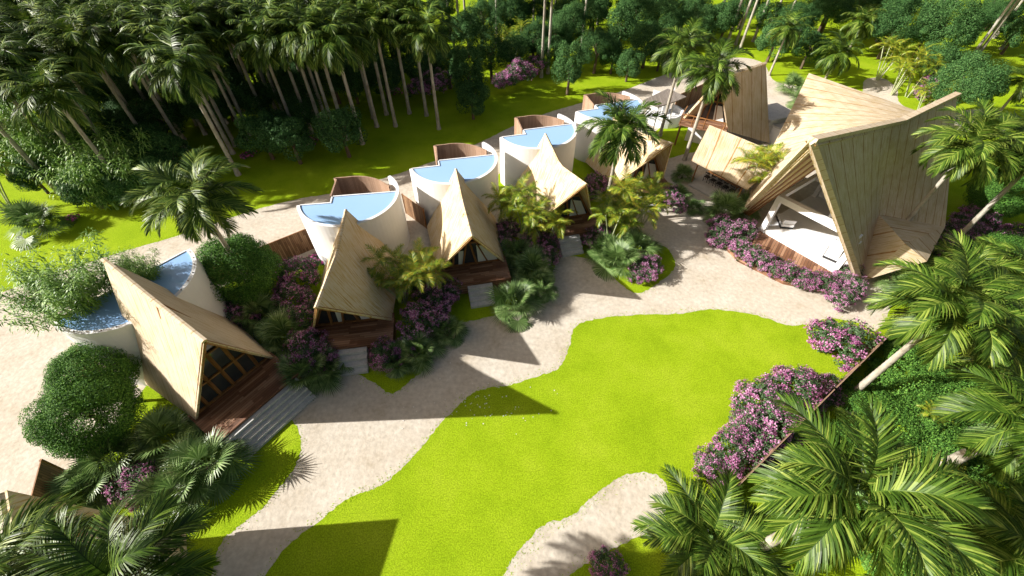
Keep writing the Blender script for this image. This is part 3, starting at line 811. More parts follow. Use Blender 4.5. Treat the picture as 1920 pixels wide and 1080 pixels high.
# ------------------------------------------------------------------ dining pavilion
q = [G(1297, 299, 2.3), G(1402, 354, 2.3), G(1470, 292, 3.6), G(1330, 234, 3.6)]
PO = Vector((18.6, 33.2, 0))
pav = thing('dining_pavilion', 'low pavilion with sloping pale matting roof over a dining table', 'pavilion', PO)
pq = [p_ - PO for p_ in q]
m = MB()
patch(m, lambda s, t: pq[0].lerp(pq[1], s).lerp(pq[3].lerp(pq[2], s), t), 8, 8, .16, (q[0] - q[1]).length, (q[0] - q[3]).length)
m.build('roof', M['thatch_wide'], pav)
m = MB()
fp = [G(1290, 345, .15), G(1345, 375, .15), G(1430, 345, .15), G(1360, 300, .15)]
fp = [(p_.x - PO.x, p_.y - PO.y) for p_ in fp]
if area(fp) < 0: fp.reverse()
m.prism(fp, 0, .16); m.build('floor_slab', M['concrete'], pav)
for (s, t_) in ((.12, .08), (.9, .08), (.12, .9), (.9, .9)):
    top = pq[0].lerp(pq[1], s).lerp(pq[3].lerp(pq[2], s), t_)
    m = MB(); m.tube([Vector((top.x, top.y, .1)), top - Vector((0, 0, .15))], [.06, .06], 8); m.build('post', M['timber'], pav)
# table and chairs
tc_ = G(1352, 348, .2); dd = (q[1] - q[0]); dd.z = 0; dd.normalize(); ang = math.atan2(dd.y, dd.x)
nrm = Vector((-dd.y, dd.x, 0))
tp = Vector((tc_.x, tc_.y, .16)) + nrm * .3
tb = thing('dining_table', 'long wooden dining table under the pavilion roof', 'table', tp, ang)
m = MB(); m.box((0, 0, .73), (3.2, .95, .06)); m.build('table_top', M['timber'], tb)
for sx in (-1.4, 1.4):
    for sy in (-.38, .38):
        m = MB(); m.box((sx, sy, .35), (.07, .07, .70)); m.build('leg', M['timber'], tb)
ordn = ['leftmost', 'second from left', 'third from left', 'fourth from left', 'rightmost']
for side in (-1, 1):
    for k in range(5):
        pos = tp + dd * (-1.3 + k * .65) + nrm * side * .75
        ch = thing('dining_chair', '%s dark dining chair on the %s side of the table' % (ordn[k], 'near' if side < 0 else 'far'), 'chair', pos, ang + (0 if side < 0 else math.pi), group='dark dining chairs round the pavilion table')
        m = MB(); m.box((0, 0, .45), (.44, .42, .05)); m.build('seat', M['blackmetal'], ch)
        m = MB()
        for xx in (-.16, -.05, .06, .16): m.box((xx, -.21, .68), (.03, .03, .42))
        m.box((0, -.21, .92), (.42, .04, .06)); m.build('backrest', M['blackmetal'], ch)
        for sx in (-.19, .19):
            for sy in (-.18, .18):
                m = MB(); m.box((sx, sy, .21), (.035, .035, .42)); m.build('leg', M['blackmetal'], ch)

# ------------------------------------------------------------------ white round spa
sp = G(1240, 225, 0)
spa = thing('spa', 'white round walled spa with grey slatted canopy beyond the last pool', 'spa', sp)
def S(px, py, z): return G(px, py, z) - sp
m = MB()
c0 = S(1240, 205, 1.0)
def ring(mb_, c, r0, r1, p0, p1, z0, z1, n=32):
    vs = []
    for i in range(n + 1):
        a_ = p0 + (p1 - p0) * i / n
        for (rd, z) in ((r1, z0), (r1, z1), (r0, z1), (r0, z0)): vs.append(Vector((c.x + rd * math.cos(a_), c.y + rd * math.sin(a_), z)))
    fs = []
    for i in range(n):
        b = i * 4; e = b + 4
        for k in range(4): fs.append((b + k, e + k, e + (k + 1) % 4, b + (k + 1) % 4))
    fs += [(0, 1, 2, 3), tuple(n * 4 + k for k in (3, 2, 1, 0))]
    mb_.add(vs, fs)
cc0 = S(1243, 225, .0); cc0.z = 0
ring(m, cc0, 0.0, 2.0, 0, 2 * math.pi, 0, .55); m.build('round_plinth', M['plaster'], spa)
m = MB(); ring(m, cc0, 1.75, 1.98, -1.9, .9, .553, 1.1); m.build('parapet', M['plaster'], spa)
m = MB(); cy = cc0 + Vector((-.5, 1.3, 0)); ring(m, cy, 1.15, 1.3, -2.6, .2, .553, 3.0, 24); m.build('curved_wall', M['plaster'], spa)
m = MB(); ring(m, cc0, .7, 1.1, -2.4, -.4, .554, .95); m.build('bench', M['plaster'], spa)
cq = [S(1205, 188, 3.3), S(1234, 200, 3.0), S(1268, 189, 3.0), S(1287, 181, 3.0), S(1252, 166, 3.3)]
m = MB()
ctr = sum(cq, Vector()) / 5
n5 = len(cq)
uvq = [(p_.y, p_.x) for p_ in cq]
m.add(cq + [p_ - Vector((0, 0, .12)) for p_ in cq], [(0, 1, 2, 3, 4), (9, 8, 7, 6, 5)] + [(i, i + 5, (i + 1) % 5 + 5, (i + 1) % 5) for i in range(5)], uvq + uvq)
m.build('slatted_canopy', M['louvre'], spa)
m = MB()
for p_ in (cq[1], cq[2], cq[4]): 
    x = p_.lerp(ctr, .15); m.tube([(x.x, x.y, 0), (x.x, x.y, x.z - .13)], [.06, .06], 8)
m.build('canopy_post', M['plaster'], spa)

# ------------------------------------------------------------------ plants: meshes


def frond_into(vs, fs, az, el, length, nl, lw, ll, droop, rr, fold=.35, sag=.5, origin=Vector((0, 0, 0)), segs=14, width=.03, fine=2):
    pts = []; p = Vector(origin); e = el; ds = length / segs
    twist = rr.gauss(0, .12)
    for i in range(segs + 1):
        pts.append(p.copy())
        dr = Vector((math.cos(az) * math.cos(e), math.sin(az) * math.cos(e), math.sin(e)))
        p = p + dr * ds; e -= droop / segs * (0.5 + 1.1 * i / segs); az += twist / segs
    side0 = Vector((-math.sin(az), math.cos(az), 0))
    # rachis
    b = len(vs)
    for i, q in enumerate(pts):
        w_ = width * (1 - .8 * i / segs)
        vs += [q - side0 * w_, q + Vector((0, 0, w_ * .9)), q + side0 * w_]
    for i in range(segs):
        fs.append((b + i * 3, b + i * 3 + 1, b + i * 3 + 4, b + i * 3 + 3)); fs.append((b + i * 3 + 1, b + i * 3 + 2, b + i * 3 + 5, b + i * 3 + 4))
    for k in range(nl):
        s = .14 + .86 * (k + .5) / nl
        x = s * segs; i = min(int(x), segs - 1); q = pts[i].lerp(pts[i + 1], x - i)
        T = (pts[i + 1] - pts[i]).normalized()
        upv = side0.cross(T).normalized()
        if upv.z < 0: upv = -upv
        env = (math.sin(math.pi * min(1, .12 + s * .80)) ** .55)
        for sd in (-1, 1):
            l = ll * env * (0.88 + rr.random() * .24)
            ang = R(62 - 38 * s) + rr.gauss(0, .07)
            D = (side0 * sd * math.sin(ang) + T * math.cos(ang))
            D = (D * math.cos(fold) + upv * math.sin(fold + rr.gauss(0, .10))).normalized()
            wv = (T - D * T.dot(D)).normalized() * lw
            b = len(vs)
            prev = q
            vs += [q - wv * .5, q + wv * .5]
            dcur = D.copy()
            for j in range(1, fine + 1):
                dcur = (dcur - Vector((0, 0, sag / fine * (j / fine + .2)))).normalized()
                prev = prev + dcur * (l / (fine + 1))
                vs += [prev - wv * (.62 - .12 * j / fine), prev + wv * (.62 - .12 * j / fine)]
                c_ = b + j * 2
                fs.append((c_ - 2, c_ - 1, c_ + 1, c_))
            dcur = (dcur - Vector((0, 0, sag * .5))).normalized()
            vs.append(prev + dcur * (l / (fine + 1)))
            c_ = b + fine * 2
            fs.append((c_, c_ + 1, c_ + 2))


def palm_crown(seed, nf=19, length=3.1, nl=30, lw=.055, ll=.85, fine=1, name='crown', mat='palm', elmax=80, elmin=-28, droop=1.35):
    rr = random.Random(seed); vs = []; fs = []
    for i in range(nf):
        t = i / (nf - 1)
        az = i * 2.399963 + rr.gauss(0, .15)
        el = R(elmax + (elmin - elmax) * t ** .85) + rr.gauss(0, .08)
        frond_into(vs, fs, az, el, length * (.80 + .24 * math.sin(math.pi * min(1, .2 + t))) * (.92 + rr.random() * .16), nl, lw, ll, droop * (.75 + .5 * rr.random()), rr, fine=fine, fold=.30, sag=.42, width=.035)
    return mesh(name, vs, fs, M[mat])


def trunk_mesh(name='trunk', r0=.19, r1=.12, mat='bark', rings=26):
    mb_ = MB()
    pts = []; rad = []
    for i in range(rings * 2 + 1):
        t = i / (rings * 2)
        pts.append((0, 0, t)); rad.append((r0 + (r1 - r0) * t ** .7 + (.06 * (1 - t * 14) if t < .07 else 0)) * (1.05 if i % 2 else .97))
    mb_.tube(pts, rad, 10)
    return mesh(name, mb_.v, mb_.f, M[mat], smooth=True)


ROYAL = [palm_crown(10 + k, nf=29 + k % 3, nl=40, lw=.066, ll=.88, length=3.25, droop=1.5) for k in range(5)]
ROYAL_FINE = [palm_crown(30 + k, nf=27, nl=72, lw=.040, ll=.98, length=3.15, droop=1.45, fine=2) for k in range(3)]
TRUNK = trunk_mesh()
shm = MB(); shm.tube([(0, 0, 0), (0, 0, .3), (0, 0, .8), (0, 0, 1.25), (0, 0, 1.45)], [.125, .15, .135, .10, .06], 10)
SHAFT = mesh('crownshaft', shm.v, shm.f, M['shaft'], smooth=True)


def royal_palm(label, base, ztop, scale=1.0, group=None, fine=False, tr=1.0, seed=None, name='royal_palm', tilt=0):
    k = rnd.randrange(1000) if seed is None else seed
    t = thing(name, label, 'palm tree', (base[0], base[1], 0), group=group)
    zt = ztop - 1.1 * scale
    link('trunk', TRUNK, t, (0, 0, 0), rnd.random() * 6, (tr * scale, tr * scale, max(zt, .5) + .05))
    link('crownshaft', SHAFT, t, (0, 0, zt), 0, (scale * tr,) * 2 + (scale,))
    cr = (ROYAL_FINE if fine else ROYAL)
    link('crown', cr[k % len(cr)], t, (0, 0, ztop), rnd.random() * 6.28, (scale,) * 3)
    return t


def areca_mesh(seed, n=6, spread=1.35, hgt=3.3):
    rr = random.Random(seed); vs = []; fs = []; sm = MB()
    for i in range(n):
        a_ = i * 2.4 + rr.random(); h = hgt * (.65 + .45 * rr.random()); sp_ = spread * (.35 + .65 * rr.random())
        top = Vector((math.cos(a_) * sp_, math.sin(a_) * sp_, h))
        base_ = Vector((math.cos(a_) * .15, math.sin(a_) * .15, 0))
        midp = base_.lerp(top, .5) + Vector((0, 0, .12))
        sm.tube([base_, midp, top], [.055, .045, .035], 6)
        for j in range(8):
            az = j * 2.4 + rr.random() * .5; el = R(75 - 11 * j + rr.gauss(0, 6))
            frond_into(vs, fs, az, el, 1.35 * (.85 + .3 * rr.random()), 36, .024, .42, 1.4, rr, fold=.35, sag=.3, origin=top, segs=8, width=.018, fine=1)
    return mesh('crown', vs, fs, M['areca']), mesh('stems', sm.v, sm.f, M['cane'], smooth=True)


ARECA = [areca_mesh(50 + k, n=5 + k) for k in range(3)]


def areca(label, base, scale=1.0, group='yellow green areca palms', rot=None):
    scale *= .82
    k = rnd.randrange(3)
    t = thing('areca_palm', label, 'small palm', (base[0], base[1], 0), rnd.random() * 6.28, group)
    link('stems', ARECA[k][1], t, scale=(scale,) * 3)
    link('crown', ARECA[k][0], t, scale=(scale,) * 3)
    return t


def fan_mesh(seed, n=17, R_=1.12, seg=34):
    rr = random.Random(seed); vs = []; fs = []
    for i in range(n):
        az = i * 2.399963 + rr.gauss(0, .1); t = i / (n - 1)
        el = R(80 - 70 * t + rr.gauss(0, 8))
        pl = .55 + .55 * rr.random() + .2 * t
        D = Vector((math.cos(az) * math.cos(el), math.sin(az) * math.cos(el), math.sin(el)))
        side = Vector((-math.sin(az), math.cos(az), 0)); up = side.cross(D)
        if up.z < 0: up = -up
        o_ = Vector((0, 0, .25)); c_ = o_ + D * pl
        b = len(vs); vs += [o_ - side * .02, o_ + side * .02, c_ + side * .015, c_ - side * .015]; fs.append((b, b + 1, b + 2, b + 3))
        # the fan: blade tilts down past the petiole
        Df = (D - Vector((0, 0, .25 + .2 * t))).normalized(); upf = side.cross(Df)
        if upf.z < 0: upf = -upf
        rad = R_ * (.8 + .3 * rr.random())
        for k in range(seg):
            ph = -2.1 + 4.2 * k / (seg - 1)
            dv = (Df * math.cos(ph) + side * math.sin(ph))
            l = rad * (1 - .25 * abs(ph) / 2.1) * (.92 + .16 * rr.random())
            wv = (-Df * math.sin(ph) + side * math.cos(ph)) * .034
            b = len(vs); cup = upf * (.03 if k % 2 else .0)
            p1 = c_ + dv * l * .55 + cup; p2 = c_ + dv * l - Vector((0, 0, .10 * l + rr.random() * .08))
            vs += [c_, p1 - wv, p1 + wv, p2]
            fs.append((b, b + 1, b + 2)); fs.append((b + 1, b + 3, b + 2))
    return mesh('fan_leaves', vs, fs, M['fan'])


FAN = [fan_mesh(70 + k) for k in range(4)]
st = MB(); st.tube([(0, 0, 0), (0, 0, .3)], [.16, .12], 8)
STUMP = mesh('trunk', st.v, st.f, M['bark_dark'], smooth=True)


def fan_palm(label, base, scale=1.0, group='low fan palms in the planting beds', z=0):
    scale *= .92
    t = thing('fan_palm', label, 'fan palm', (base[0], base[1], z), rnd.random() * 6.28, group)
    link('trunk', STUMP, t, scale=(scale,) * 3)
    link('fan_leaves', FAN[rnd.randrange(4)], t, scale=(scale,) * 3)
    return t


def cloud(seed, n, leaf, sx=1, sy=1, sz=1, lobes=30, lr=.36, mat='tree', flowers=0, fmat='petal', fsize=None, flat=0.0, name='crown', low=-.55, even=False):
    """n little leaves spread over many overlapping lobes; unit radius"""
    rr = random.Random(seed); vs = []; fs = []; mi = []
    L_ = []
    for i in range(lobes):
        z = 1 - (1 - low) * (i + .5) / lobes; a_ = i * 2.399963 + rr.gauss(0, .3); r_ = math.sqrt(max(0, 1 - z * z))
        if even:
            k = .62 + .16 * rr.random(); L_.append((Vector((r_ * math.cos(a_) * k, r_ * math.sin(a_) * k, z * k)), lr * (.8 + .4 * rr.random()))); continue
        a_ += rr.gauss(0, .5); k = .50 + .38 * rr.random()
        L_.append((Vector((r_ * math.cos(a_) * k, r_ * math.sin(a_) * k, z * k + rr.gauss(0, .06))), lr * (.50 + .95 * rr.random() ** 1.3)))
    for _ in range(n):
        c, rad = L_[rr.randrange(lobes)]
        while True:
            dv = Vector((rr.gauss(0, 1), rr.gauss(0, 1), rr.gauss(0, 1))).normalized()
            if dv.dot(c.normalized()) > -.35: break
        p_ = c + dv * rad * (.72 + .33 * rr.random() ** .6)
        p_ = Vector((p_.x * sx, p_.y * sy, p_.z * sz))
        nn = (dv + Vector((rr.gauss(0, .45), rr.gauss(0, .45), rr.gauss(0, .45) + .35))).normalized()
        a_ = nn.cross(Vector((rr.gauss(0, 1), rr.gauss(0, 1), rr.gauss(0, 1)))).normalized(); b_ = nn.cross(a_)
        s = leaf * (.7 + .6 * rr.random()); b = len(vs)
        vs += [p_ - a_ * s, p_ + b_ * s * .5 + nn * s * .1, p_ + a_ * s, p_ - b_ * s * .5 + nn * s * .1]
        fs.append((b, b + 1, b + 2, b + 3))
    me = mesh(name, vs, fs, M[mat])
    fl = None
    if flowers:
        vs = []; fs = []
        cl = []
        for _ in range(max(8, flowers // 14)):
            c, rad = L_[rr.randrange(lobes)]
            dv = (c.normalized() + Vector((rr.gauss(0, .6), rr.gauss(0, .6), rr.gauss(0, .5) + .3))).normalized()
            cl.append(c + dv * rad * 1.02)
        for _ in range(flowers):
            p_ = cl[rr.randrange(len(cl))] + Vector((rr.gauss(0, .055), rr.gauss(0, .055), rr.gauss(0, .05)))
            p_ = Vector((p_.x * sx, p_.y * sy, p_.z * sz))
            nn = (p_.normalized() + Vector((rr.gauss(0, .6), rr.gauss(0, .6), rr.gauss(0, .5) + .4))).normalized()
            a_ = nn.cross(Vector((rr.gauss(0, 1), rr.gauss(0, 1), rr.gauss(0, 1)))).normalized(); b_ = nn.cross(a_)
            s = (fsize or leaf) * (.6 + .7 * rr.random()); b = len(vs)
            vs += [p_ - a_ * s, p_ + b_ * s * .8, p_ + a_ * s, p_ - b_ * s * .8]; fs.append((b, b + 1, b + 2, b + 3))
        fl = mesh('flowers', vs, fs, M[fmat])
    return me, fl


TREES = [cloud(100 + k, 14000, .036, sz=.95, lobes=34, mat='tree')[0] for k in range(4)]
BIGTREES = [cloud(160 + k, 42000, .021, sz=.9, lobes=60, lr=.30, mat='tree')[0] for k in range(3)]
CONES = [cloud(110 + k, 12000, .036, sz=1.35, sx=.85, sy=.85, lobes=36, mat='tree')[0] for k in range(2)]
SHRUBS = [cloud(120 + k, 60000, .021, sz=.88, lobes=60, lr=.36, low=-.95, even=True, mat='shrub', name='foliage')[0] for k in range(3)]
BOUG = [cloud(130 + k, 4200, .050, sz=.85, lobes=26, lr=.34, mat='bougleaf', flowers=3200, fsize=.032, low=-.2, name='foliage') for k in range(5)]
BED = [cloud(140 + k, 1500, .06, sz=.5, lobes=22, lr=.3, mat='bougleaf', flowers=900, fmat='pink', fsize=.055, low=0, name='foliage') for k in range(2)]
COVER = [cloud(150 + k, 20000, .019, sz=.45, lobes=50, lr=.26, mat='shrub', low=0, name='foliage')[0] for k in range(2)]
tm = MB(); tm.tube([(0, 0, 0), (0.03, 0, .5), (0, .02, 1)], [.12, .09, .06], 8)
for k in range(5):
    a_ = k * 1.256; tm.tube([(0, .01, .6 + .05 * k), (math.cos(a_) * .35, math.sin(a_) * .35, 1.0 + .06 * k)], [.045, .018], 5)
TTR = mesh('trunk', tm.v, tm.f, M['bark_dark'], smooth=True)


def solve_ball(px, py, rpx, zfac=1.0):
    """ball resting near the ground: world radius and centre for a pixel centre and pixel radius"""
    r_ = 1.0
    for _ in range(12):
        c = G(px, py, r_ * zfac); r_ = rpx * depth(c) / 800.0
    return G(px, py, r_ * zfac), r_


def tree(label, px, py, rpx, lift=1.0, cone=False, group=None, name='broadleaf_tree', squash=1.0):
    c, r_ = solve_ball(px, py, rpx, 1.0 + lift)
    t = thing(name, label, 'tree', (c.x, c.y, 0), rnd.random() * 6.28, group)
    link('trunk', TTR, t, (0, 0, 0), 0, (r_ * .8, r_ * .8, max(.3, c.z)))
    link('crown', (CONES if cone else BIGTREES if r_ > 2.3 else TREES)[rnd.randrange(2 if cone else 3)], t, (0, 0, c.z), 0, (r_, r_, r_ * squash))
    return t


def shrub(label, px, py, rpx, group=None, zf=.8, name='shrub', sx=1.0):
    c, r_ = solve_ball(px, py, rpx, zf)
    t = thing(name, label, 'shrub', (c.x, c.y, 0), rnd.random() * 6.28, group)
    link('foliage', SHRUBS[rnd.randrange(3)], t, (0, 0, c.z), 0, (r_ * sx, r_, r_))
    link('trunk', TTR, t, (0, 0, 0), 0, (r_ * .5, r_ * .5, c.z))
    return t


def boug(label, px, py, rpx, group='purple flowering bougainvillea bushes', zf=.55, kind='boug', sq=1.0):
    c, r_ = solve_ball(px, py, rpx, zf)
    v = BOUG[rnd.randrange(5)] if kind == 'boug' else BED[rnd.randrange(2)]
    t = thing('bougainvillea' if kind == 'boug' else 'flower_bed', label, 'flowering bush' if kind == 'boug' else 'flower bed', (c.x, c.y, 0), rnd.random() * 6.28, group)
    z = c.z * .85 if kind == 'boug' else .1
    link('foliage', v[0], t, (0, 0, z), 0, (r_, r_, r_ * sq))
    link('flowers', v[1], t, (0, 0, z), 0, (r_, r_, r_ * sq))
    return t


# ------------------------------------------------------------------ plants: placing
def gp(x, y): return G(x, y, 0)


# tall palms close by, placed by the foot of the trunk and the row of the crown
for lab, bx, by, cy_, s in (
        ('tall palm leaning over the space between first and second bungalow', 487, 557, 372, 1.0),
        ('tall palm in front of the farthest bungalow, its crown over the last pool', 1131, 412, 243, 1.0),
        ('tall slim palm beside the white spa, left of the twin pair', 1237, 255, 92, .95),
        ('tall slim palm in front of the cabin balcony, right of the twin pair', 1283, 300, 133, 1.0),
        ('tall palm whose pale trunk rises by the fence end at right', 1590, 745, 575, 1.05),
        ('tall palm right of the villa with trunk over the purple flower bed', 1766, 475, 285, 1.05)):
    b_ = gp(bx, by)
    royal_palm(lab, b_, height_at(b_, cy_), s, fine=True)
pp_ = Vector((28.3, 24.2, 0)); royal_palm('tall palm whose trunk pierces the dark side of the big villa roof', pp_, height_at(pp_, 272), 1.0, fine=True)


def palm_by_crown(label, px, py, rpx, s=1.0, group=None, tr=1.3):
    dpt = 3.75 * s * 800.0 / rpx; u = (px - 960) / 800.0; v = (py - 540) / 800.0
    X = u * dpt; h = dpt * (v * CP + SP); Y = dpt * (CP - v * SP)
    return royal_palm(label, (X, Y), CAMZ - h, s, group, fine=True, tr=tr)


GN = 'big palms close to the camera'
palm_by_crown('huge palm crown seen from above, bottom right, nearest of all', 1605, 930, 232, 1.0, GN)
palm_by_crown('palm crown at the bottom edge, left of the nearest huge crown', 1330, 1010, 160, 1.0, GN)
palm_by_crown('palm crown at the bottom left corner over the fan palms', 228, 1092, 212, .72, GN, 1.6)
palm_by_crown('palm crown cut by the right edge with a thick pale trunk', 1935, 790, 175, 1.0, GN, 1.6)
palm_by_crown('palm crown at the bottom right corner', 1940, 1050, 185, 1.0, GN)
palm_by_crown('palm crown at the right edge beside the green ground cover', 1900, 655, 130, 1.0, GN)
palm_by_crown('palm crown just below the folded foot of the villa roof', 1815, 515, 105, 1.0, GN)
palm_by_crown('palm crown at the right edge level with the villa roof foot', 1915, 520, 110, 1.0, GN)
palm_by_crown('palm crown cut by the bottom left edge of the picture', -20, 1100, 215, .75, GN)
palm_by_crown('palm crown at the right edge above the purple flower bed', 1925, 262, 75, 1.0, GN, 1.0)
palm_by_crown('palm crown at the right edge far above the villa roof', 1925, 150, 62, .9, GN, 1.0)

words = ['first', 'second', 'third', 'fourth', 'fifth', 'sixth', 'seventh', 'eighth', 'ninth', 'tenth', 'eleventh', 'twelfth', 'thirteenth', 'fourteenth', 'fifteenth',
         'sixteenth', 'seventeenth', 'eighteenth', 'nineteenth', 'twentieth', 'twenty first', 'twenty second', 'twenty third', 'twenty fourth', 'twenty fifth', 'twenty sixth',
         'twenty seventh', 'twenty eighth', 'twenty ninth', 'thirtieth', 'thirty first', 'thirty second', 'thirty third', 'thirty fourth', 'thirty fifth', 'thirty sixth', 'thirty seventh', 'thirty eighth', 'thirty ninth', 'fortieth']


def row(bases, text, ztop, group, s=1.0, jit=.6):
    bases = sorted(bases)
    for i, (x, y) in enumerate(bases):
        b_ = gp(x, y)
        royal_palm('tall palm, %s from left %s' % (words[i], text), b_, ztop + (rnd.random() - .5) * jit * 2, s * (1.02 + rnd.random() * .16), group)


row([(250, 372), (110, 360), (288, 272), (447, 328), (437, 288), (442, 274), (463, 263), (633, 262), (651, 262), (680, 270), (707, 238), (742, 237), (768, 213), (800, 217), (823, 242), (560, 262)],
    'along the front of the wood behind the pools', 9.7, 'palms at the front of the wood')
row([(585, 250), (610, 258), (700, 222), (725, 215), (505, 238), (538, 228), (590, 215), (612, 228), (350, 285), (300, 300), (190, 345), (90, 330), (140, 322), (235, 318), (345, 262), (385, 252), (150, 265), (20, 330), (60, 300), (313, 253), (330, 215), (370, 235), (425, 232), (470, 253), (520, 213), (562, 172), (603, 172), (630, 187), (665, 165), (170, 290), (220, 262), (700, 160), (745, 150), (130, 250), (395, 210), (480, 200)],
    'in the second row of the left wood', 10.0, 'palms in the second row of the wood')
row([(40, 225), (90, 200), (150, 190), (210, 180), (265, 165), (320, 150), (370, 140), (430, 130), (490, 125), (545, 118), (600, 110), (655, 105), (710, 98), (765, 100), (240, 205), (345, 175), (455, 165), (30, 180), (85, 165), (140, 150), (575, 140), (680, 130)],
    'in the third row of the left wood', 10.0, 'palms in the third row of the wood')
row([(100, 130), (190, 110), (280, 95), (370, 85), (450, 78), (530, 70), (610, 62), (690, 58), (770, 55), (330, 60), (560, 40)],
    'in the last row of the left wood', 10.0, 'palms in the last row of the wood')
row([(845, 66), (862, 66), (875, 71), (932, 82), (1015, 145), (1027, 138), (960, 60), (1000, 50), (1090, 90), (1120, 46), (1135, 35), (1168, 22), (1040, 40)],
    'among the thin trunks at top centre', 11.0, 'palms at top centre')
row([(1362, 86), (1379, 84), (1387, 93), (1412, 78), (1350, 30), (1290, 12), (1450, 40), (1480, 30)], 'in the clump of leaning looking trunks above the cabin', 12.2, 'palms above the cabin')
row([(1722, 111), (1735, 60), (1822, 106), (1831, 106), (1864, 72), (1876, 92), (1905, 60), (1840, 40)], 'among the bare trunks at top right', 12.8, 'palms at top right')
for lab, bx, by, cy_, s in (('palm with low crown just above the dark cabin roof', 1442, 141, 55, .85), ('shorter palm with full crown behind the sunlit villa roof', 1542, 158, 100, .95),
                            ('palm behind the sunlit villa roof, right of the shorter full one', 1585, 105, 42, .95), ('palm at top edge between the broadleaf trees', 1625, 70, 15, .9),
                            ('palm at top edge left of the purple tree', 1500, 60, 8, .9)):
    b_ = gp(bx, by); royal_palm(lab, b_, height_at(b_, cy_), s, 'palms behind the villa')

# areca palms
for lab, x, y, s in (('yellow green areca in front of the second bungalow roof, left of its pair', 758, 568, 1.15), ('yellow green areca beside the flowers left of the third bungalow', 806, 562, 1.25),
                     ('yellow areca against the right side of the third bungalow', 948, 432, 1.1), ('tall yellow areca left of the fourth bungalow roof', 985, 445, 1.35),
                     ('yellow areca in front of the fourth bungalow left corner', 1022, 462, 1.1), ('yellow areca right of the stair of the fourth bungalow', 1142, 455, 1.25),
                     ('broad yellow areca before the farthest bungalow', 1168, 442, 1.45), ('yellow areca at the right of the farthest bungalow deck', 1205, 418, 1.2),
                     ('yellow green areca at the left edge under the wood', 22, 400, 1.6), ('yellow areca between pavilion roof and cabin', 1400, 372, 1.35),
                     ('yellow areca left of the villa front corner', 1432, 368, 1.3), ('olive areca behind the villa ridge', 1672, 178, 1.5), ('olive areca nearer the villa ridge end', 1700, 182, 1.3),
                     ('olive areca beyond the sunlit villa roof', 1645, 150, 1.4), ('orange tinged areca among the ground cover', 1715, 800, .55), ('orange areca low in the ground cover', 1745, 905, .5),
                     ('yellow areca in the dark undergrowth at top centre', 962, 118, 1.5), ('small areca behind the villa roof apex', 1720, 215, 1.1)):
    areca(lab, gp(x, y), s)

# fan palms
for lab, x, y, s in (('dark fan palm on the sunlit grass at left', 85, 432, 1.5), ('bright fan palm beside the wide stair', 400, 880, 1.35), ('fan palm between the wide stair and the trimmed tree', 330, 830, 1.25),
                     ('fan palm under the trimmed round tree', 225, 880, 1.25), ('fan palm left of the pink bush at lower left', 180, 925, 1.05), ('fan palm right of the lower left pink bush', 350, 930, 1.2),
                     ('fan palm at the foot of the tall palm by the first bungalow', 497, 605, 1.2),
                     ('fan palm left of the second bungalow deck', 545, 640, 1.2), ('fan palm in front of the flowers by the wide stair', 578, 712, 1.15), ('fan palm left of the second bungalow stair', 612, 700, 1.0),
                     ('pale fan palm right of the second bungalow stair', 785, 668, .95), ('fan palm among flowers right of the second bungalow', 745, 680, .9), ('dark fan palm left of the third bungalow stair', 840, 628, .85),
                     ('dark fan palm right of the third bungalow stair', 962, 580, 1.25), ('dark fan palm behind the one by the third stair', 1000, 520, 1.2), ('dark fan palm beside the third bungalow corner', 975, 490, 1.1),
                     ('dark fan palm at the path corner by the third bungalow', 1010, 545, 1.0),
                     ('bright fan palm on the small lawn in front of the farthest bungalow', 1152, 500, 1.3), ('fan palm behind the bright one on the small lawn', 1188, 478, 1.2), ('fan palm beside the fourth stair flowers', 1130, 478, 1.0),
                     ('dark fan palm right of the farthest bungalow', 1278, 335, .8), ('dark fan palm by the pavilion corner', 1270, 372, .75), ('fan palm beside the pink bush near the pavilion', 1298, 394, .65),
                     ('big pale fan palm left of the villa front', 1352, 408, 1.3), ('fan palm touching the villa roof corner', 1392, 395, .9), ('fan palm under the villa roof front foot', 1680, 545, 1.1),
                     ('fan palm behind the cabin at the sand edge', 1480, 175, 1.3), ('fan palm at left of the villa left roof corner', 1500, 200, 1.2)):
    fan_palm(lab, gp(x, y), s)

# broadleaf shrubs and trees close by
shrub('big round green shrub between the first and second pools', 448, 505, 72, zf=1.0)
shrub('large trimmed round tree at lower left in front of the bamboo pool, upper lobe', 172, 705, 68, zf=1.5)
shrub('large trimmed round tree at lower left, lower lobe above the fan palms', 165, 775, 80, zf=1.15)
shrub('rounded green shrub at right edge beside the villa', 1885, 360, 52, zf=1.0)
shrub('low green shrub at right above the near palm crowns', 1880, 480, 45, zf=.6)
GC = 'leafy ground cover shrubs right of the long fence'
for lab, x, y, r_ in (('low leafy shrub mass touching the fallen looking palm trunk', 1700, 700, 85), ('low leafy shrub mass at the middle of the ground cover', 1660, 790, 90), ('low leafy shrub mass right of the pale trunk foot', 1780, 730, 80),
                      ('low leafy shrub mass above the huge near crown', 1745, 830, 90), ('low leafy shrub mass behind the near crown at bottom', 1830, 900, 110), ('low leafy shrub mass nearest the fence bottom', 1600, 860, 80),
                      ('low leafy shrub mass by the right edge', 1870, 760, 95), ('low leafy shrub mass just under the thick trunk', 1700, 900, 95), ('low leafy shrub mass at the bottom right', 1800, 1010, 120), ('low leafy shrub mass left of the bottom right', 1640, 990, 110)):
    c, rr_ = solve_ball(x, y, r_, .2)
    t = thing('ground_cover_shrub', lab, 'shrub', (c.x, c.y, 0), rnd.random() * 6.28, GC)
    link('foliage', COVER[rnd.randrange(2)], t, (0, 0, .25), 0, (rr_, rr_, rr_ * 1.3))

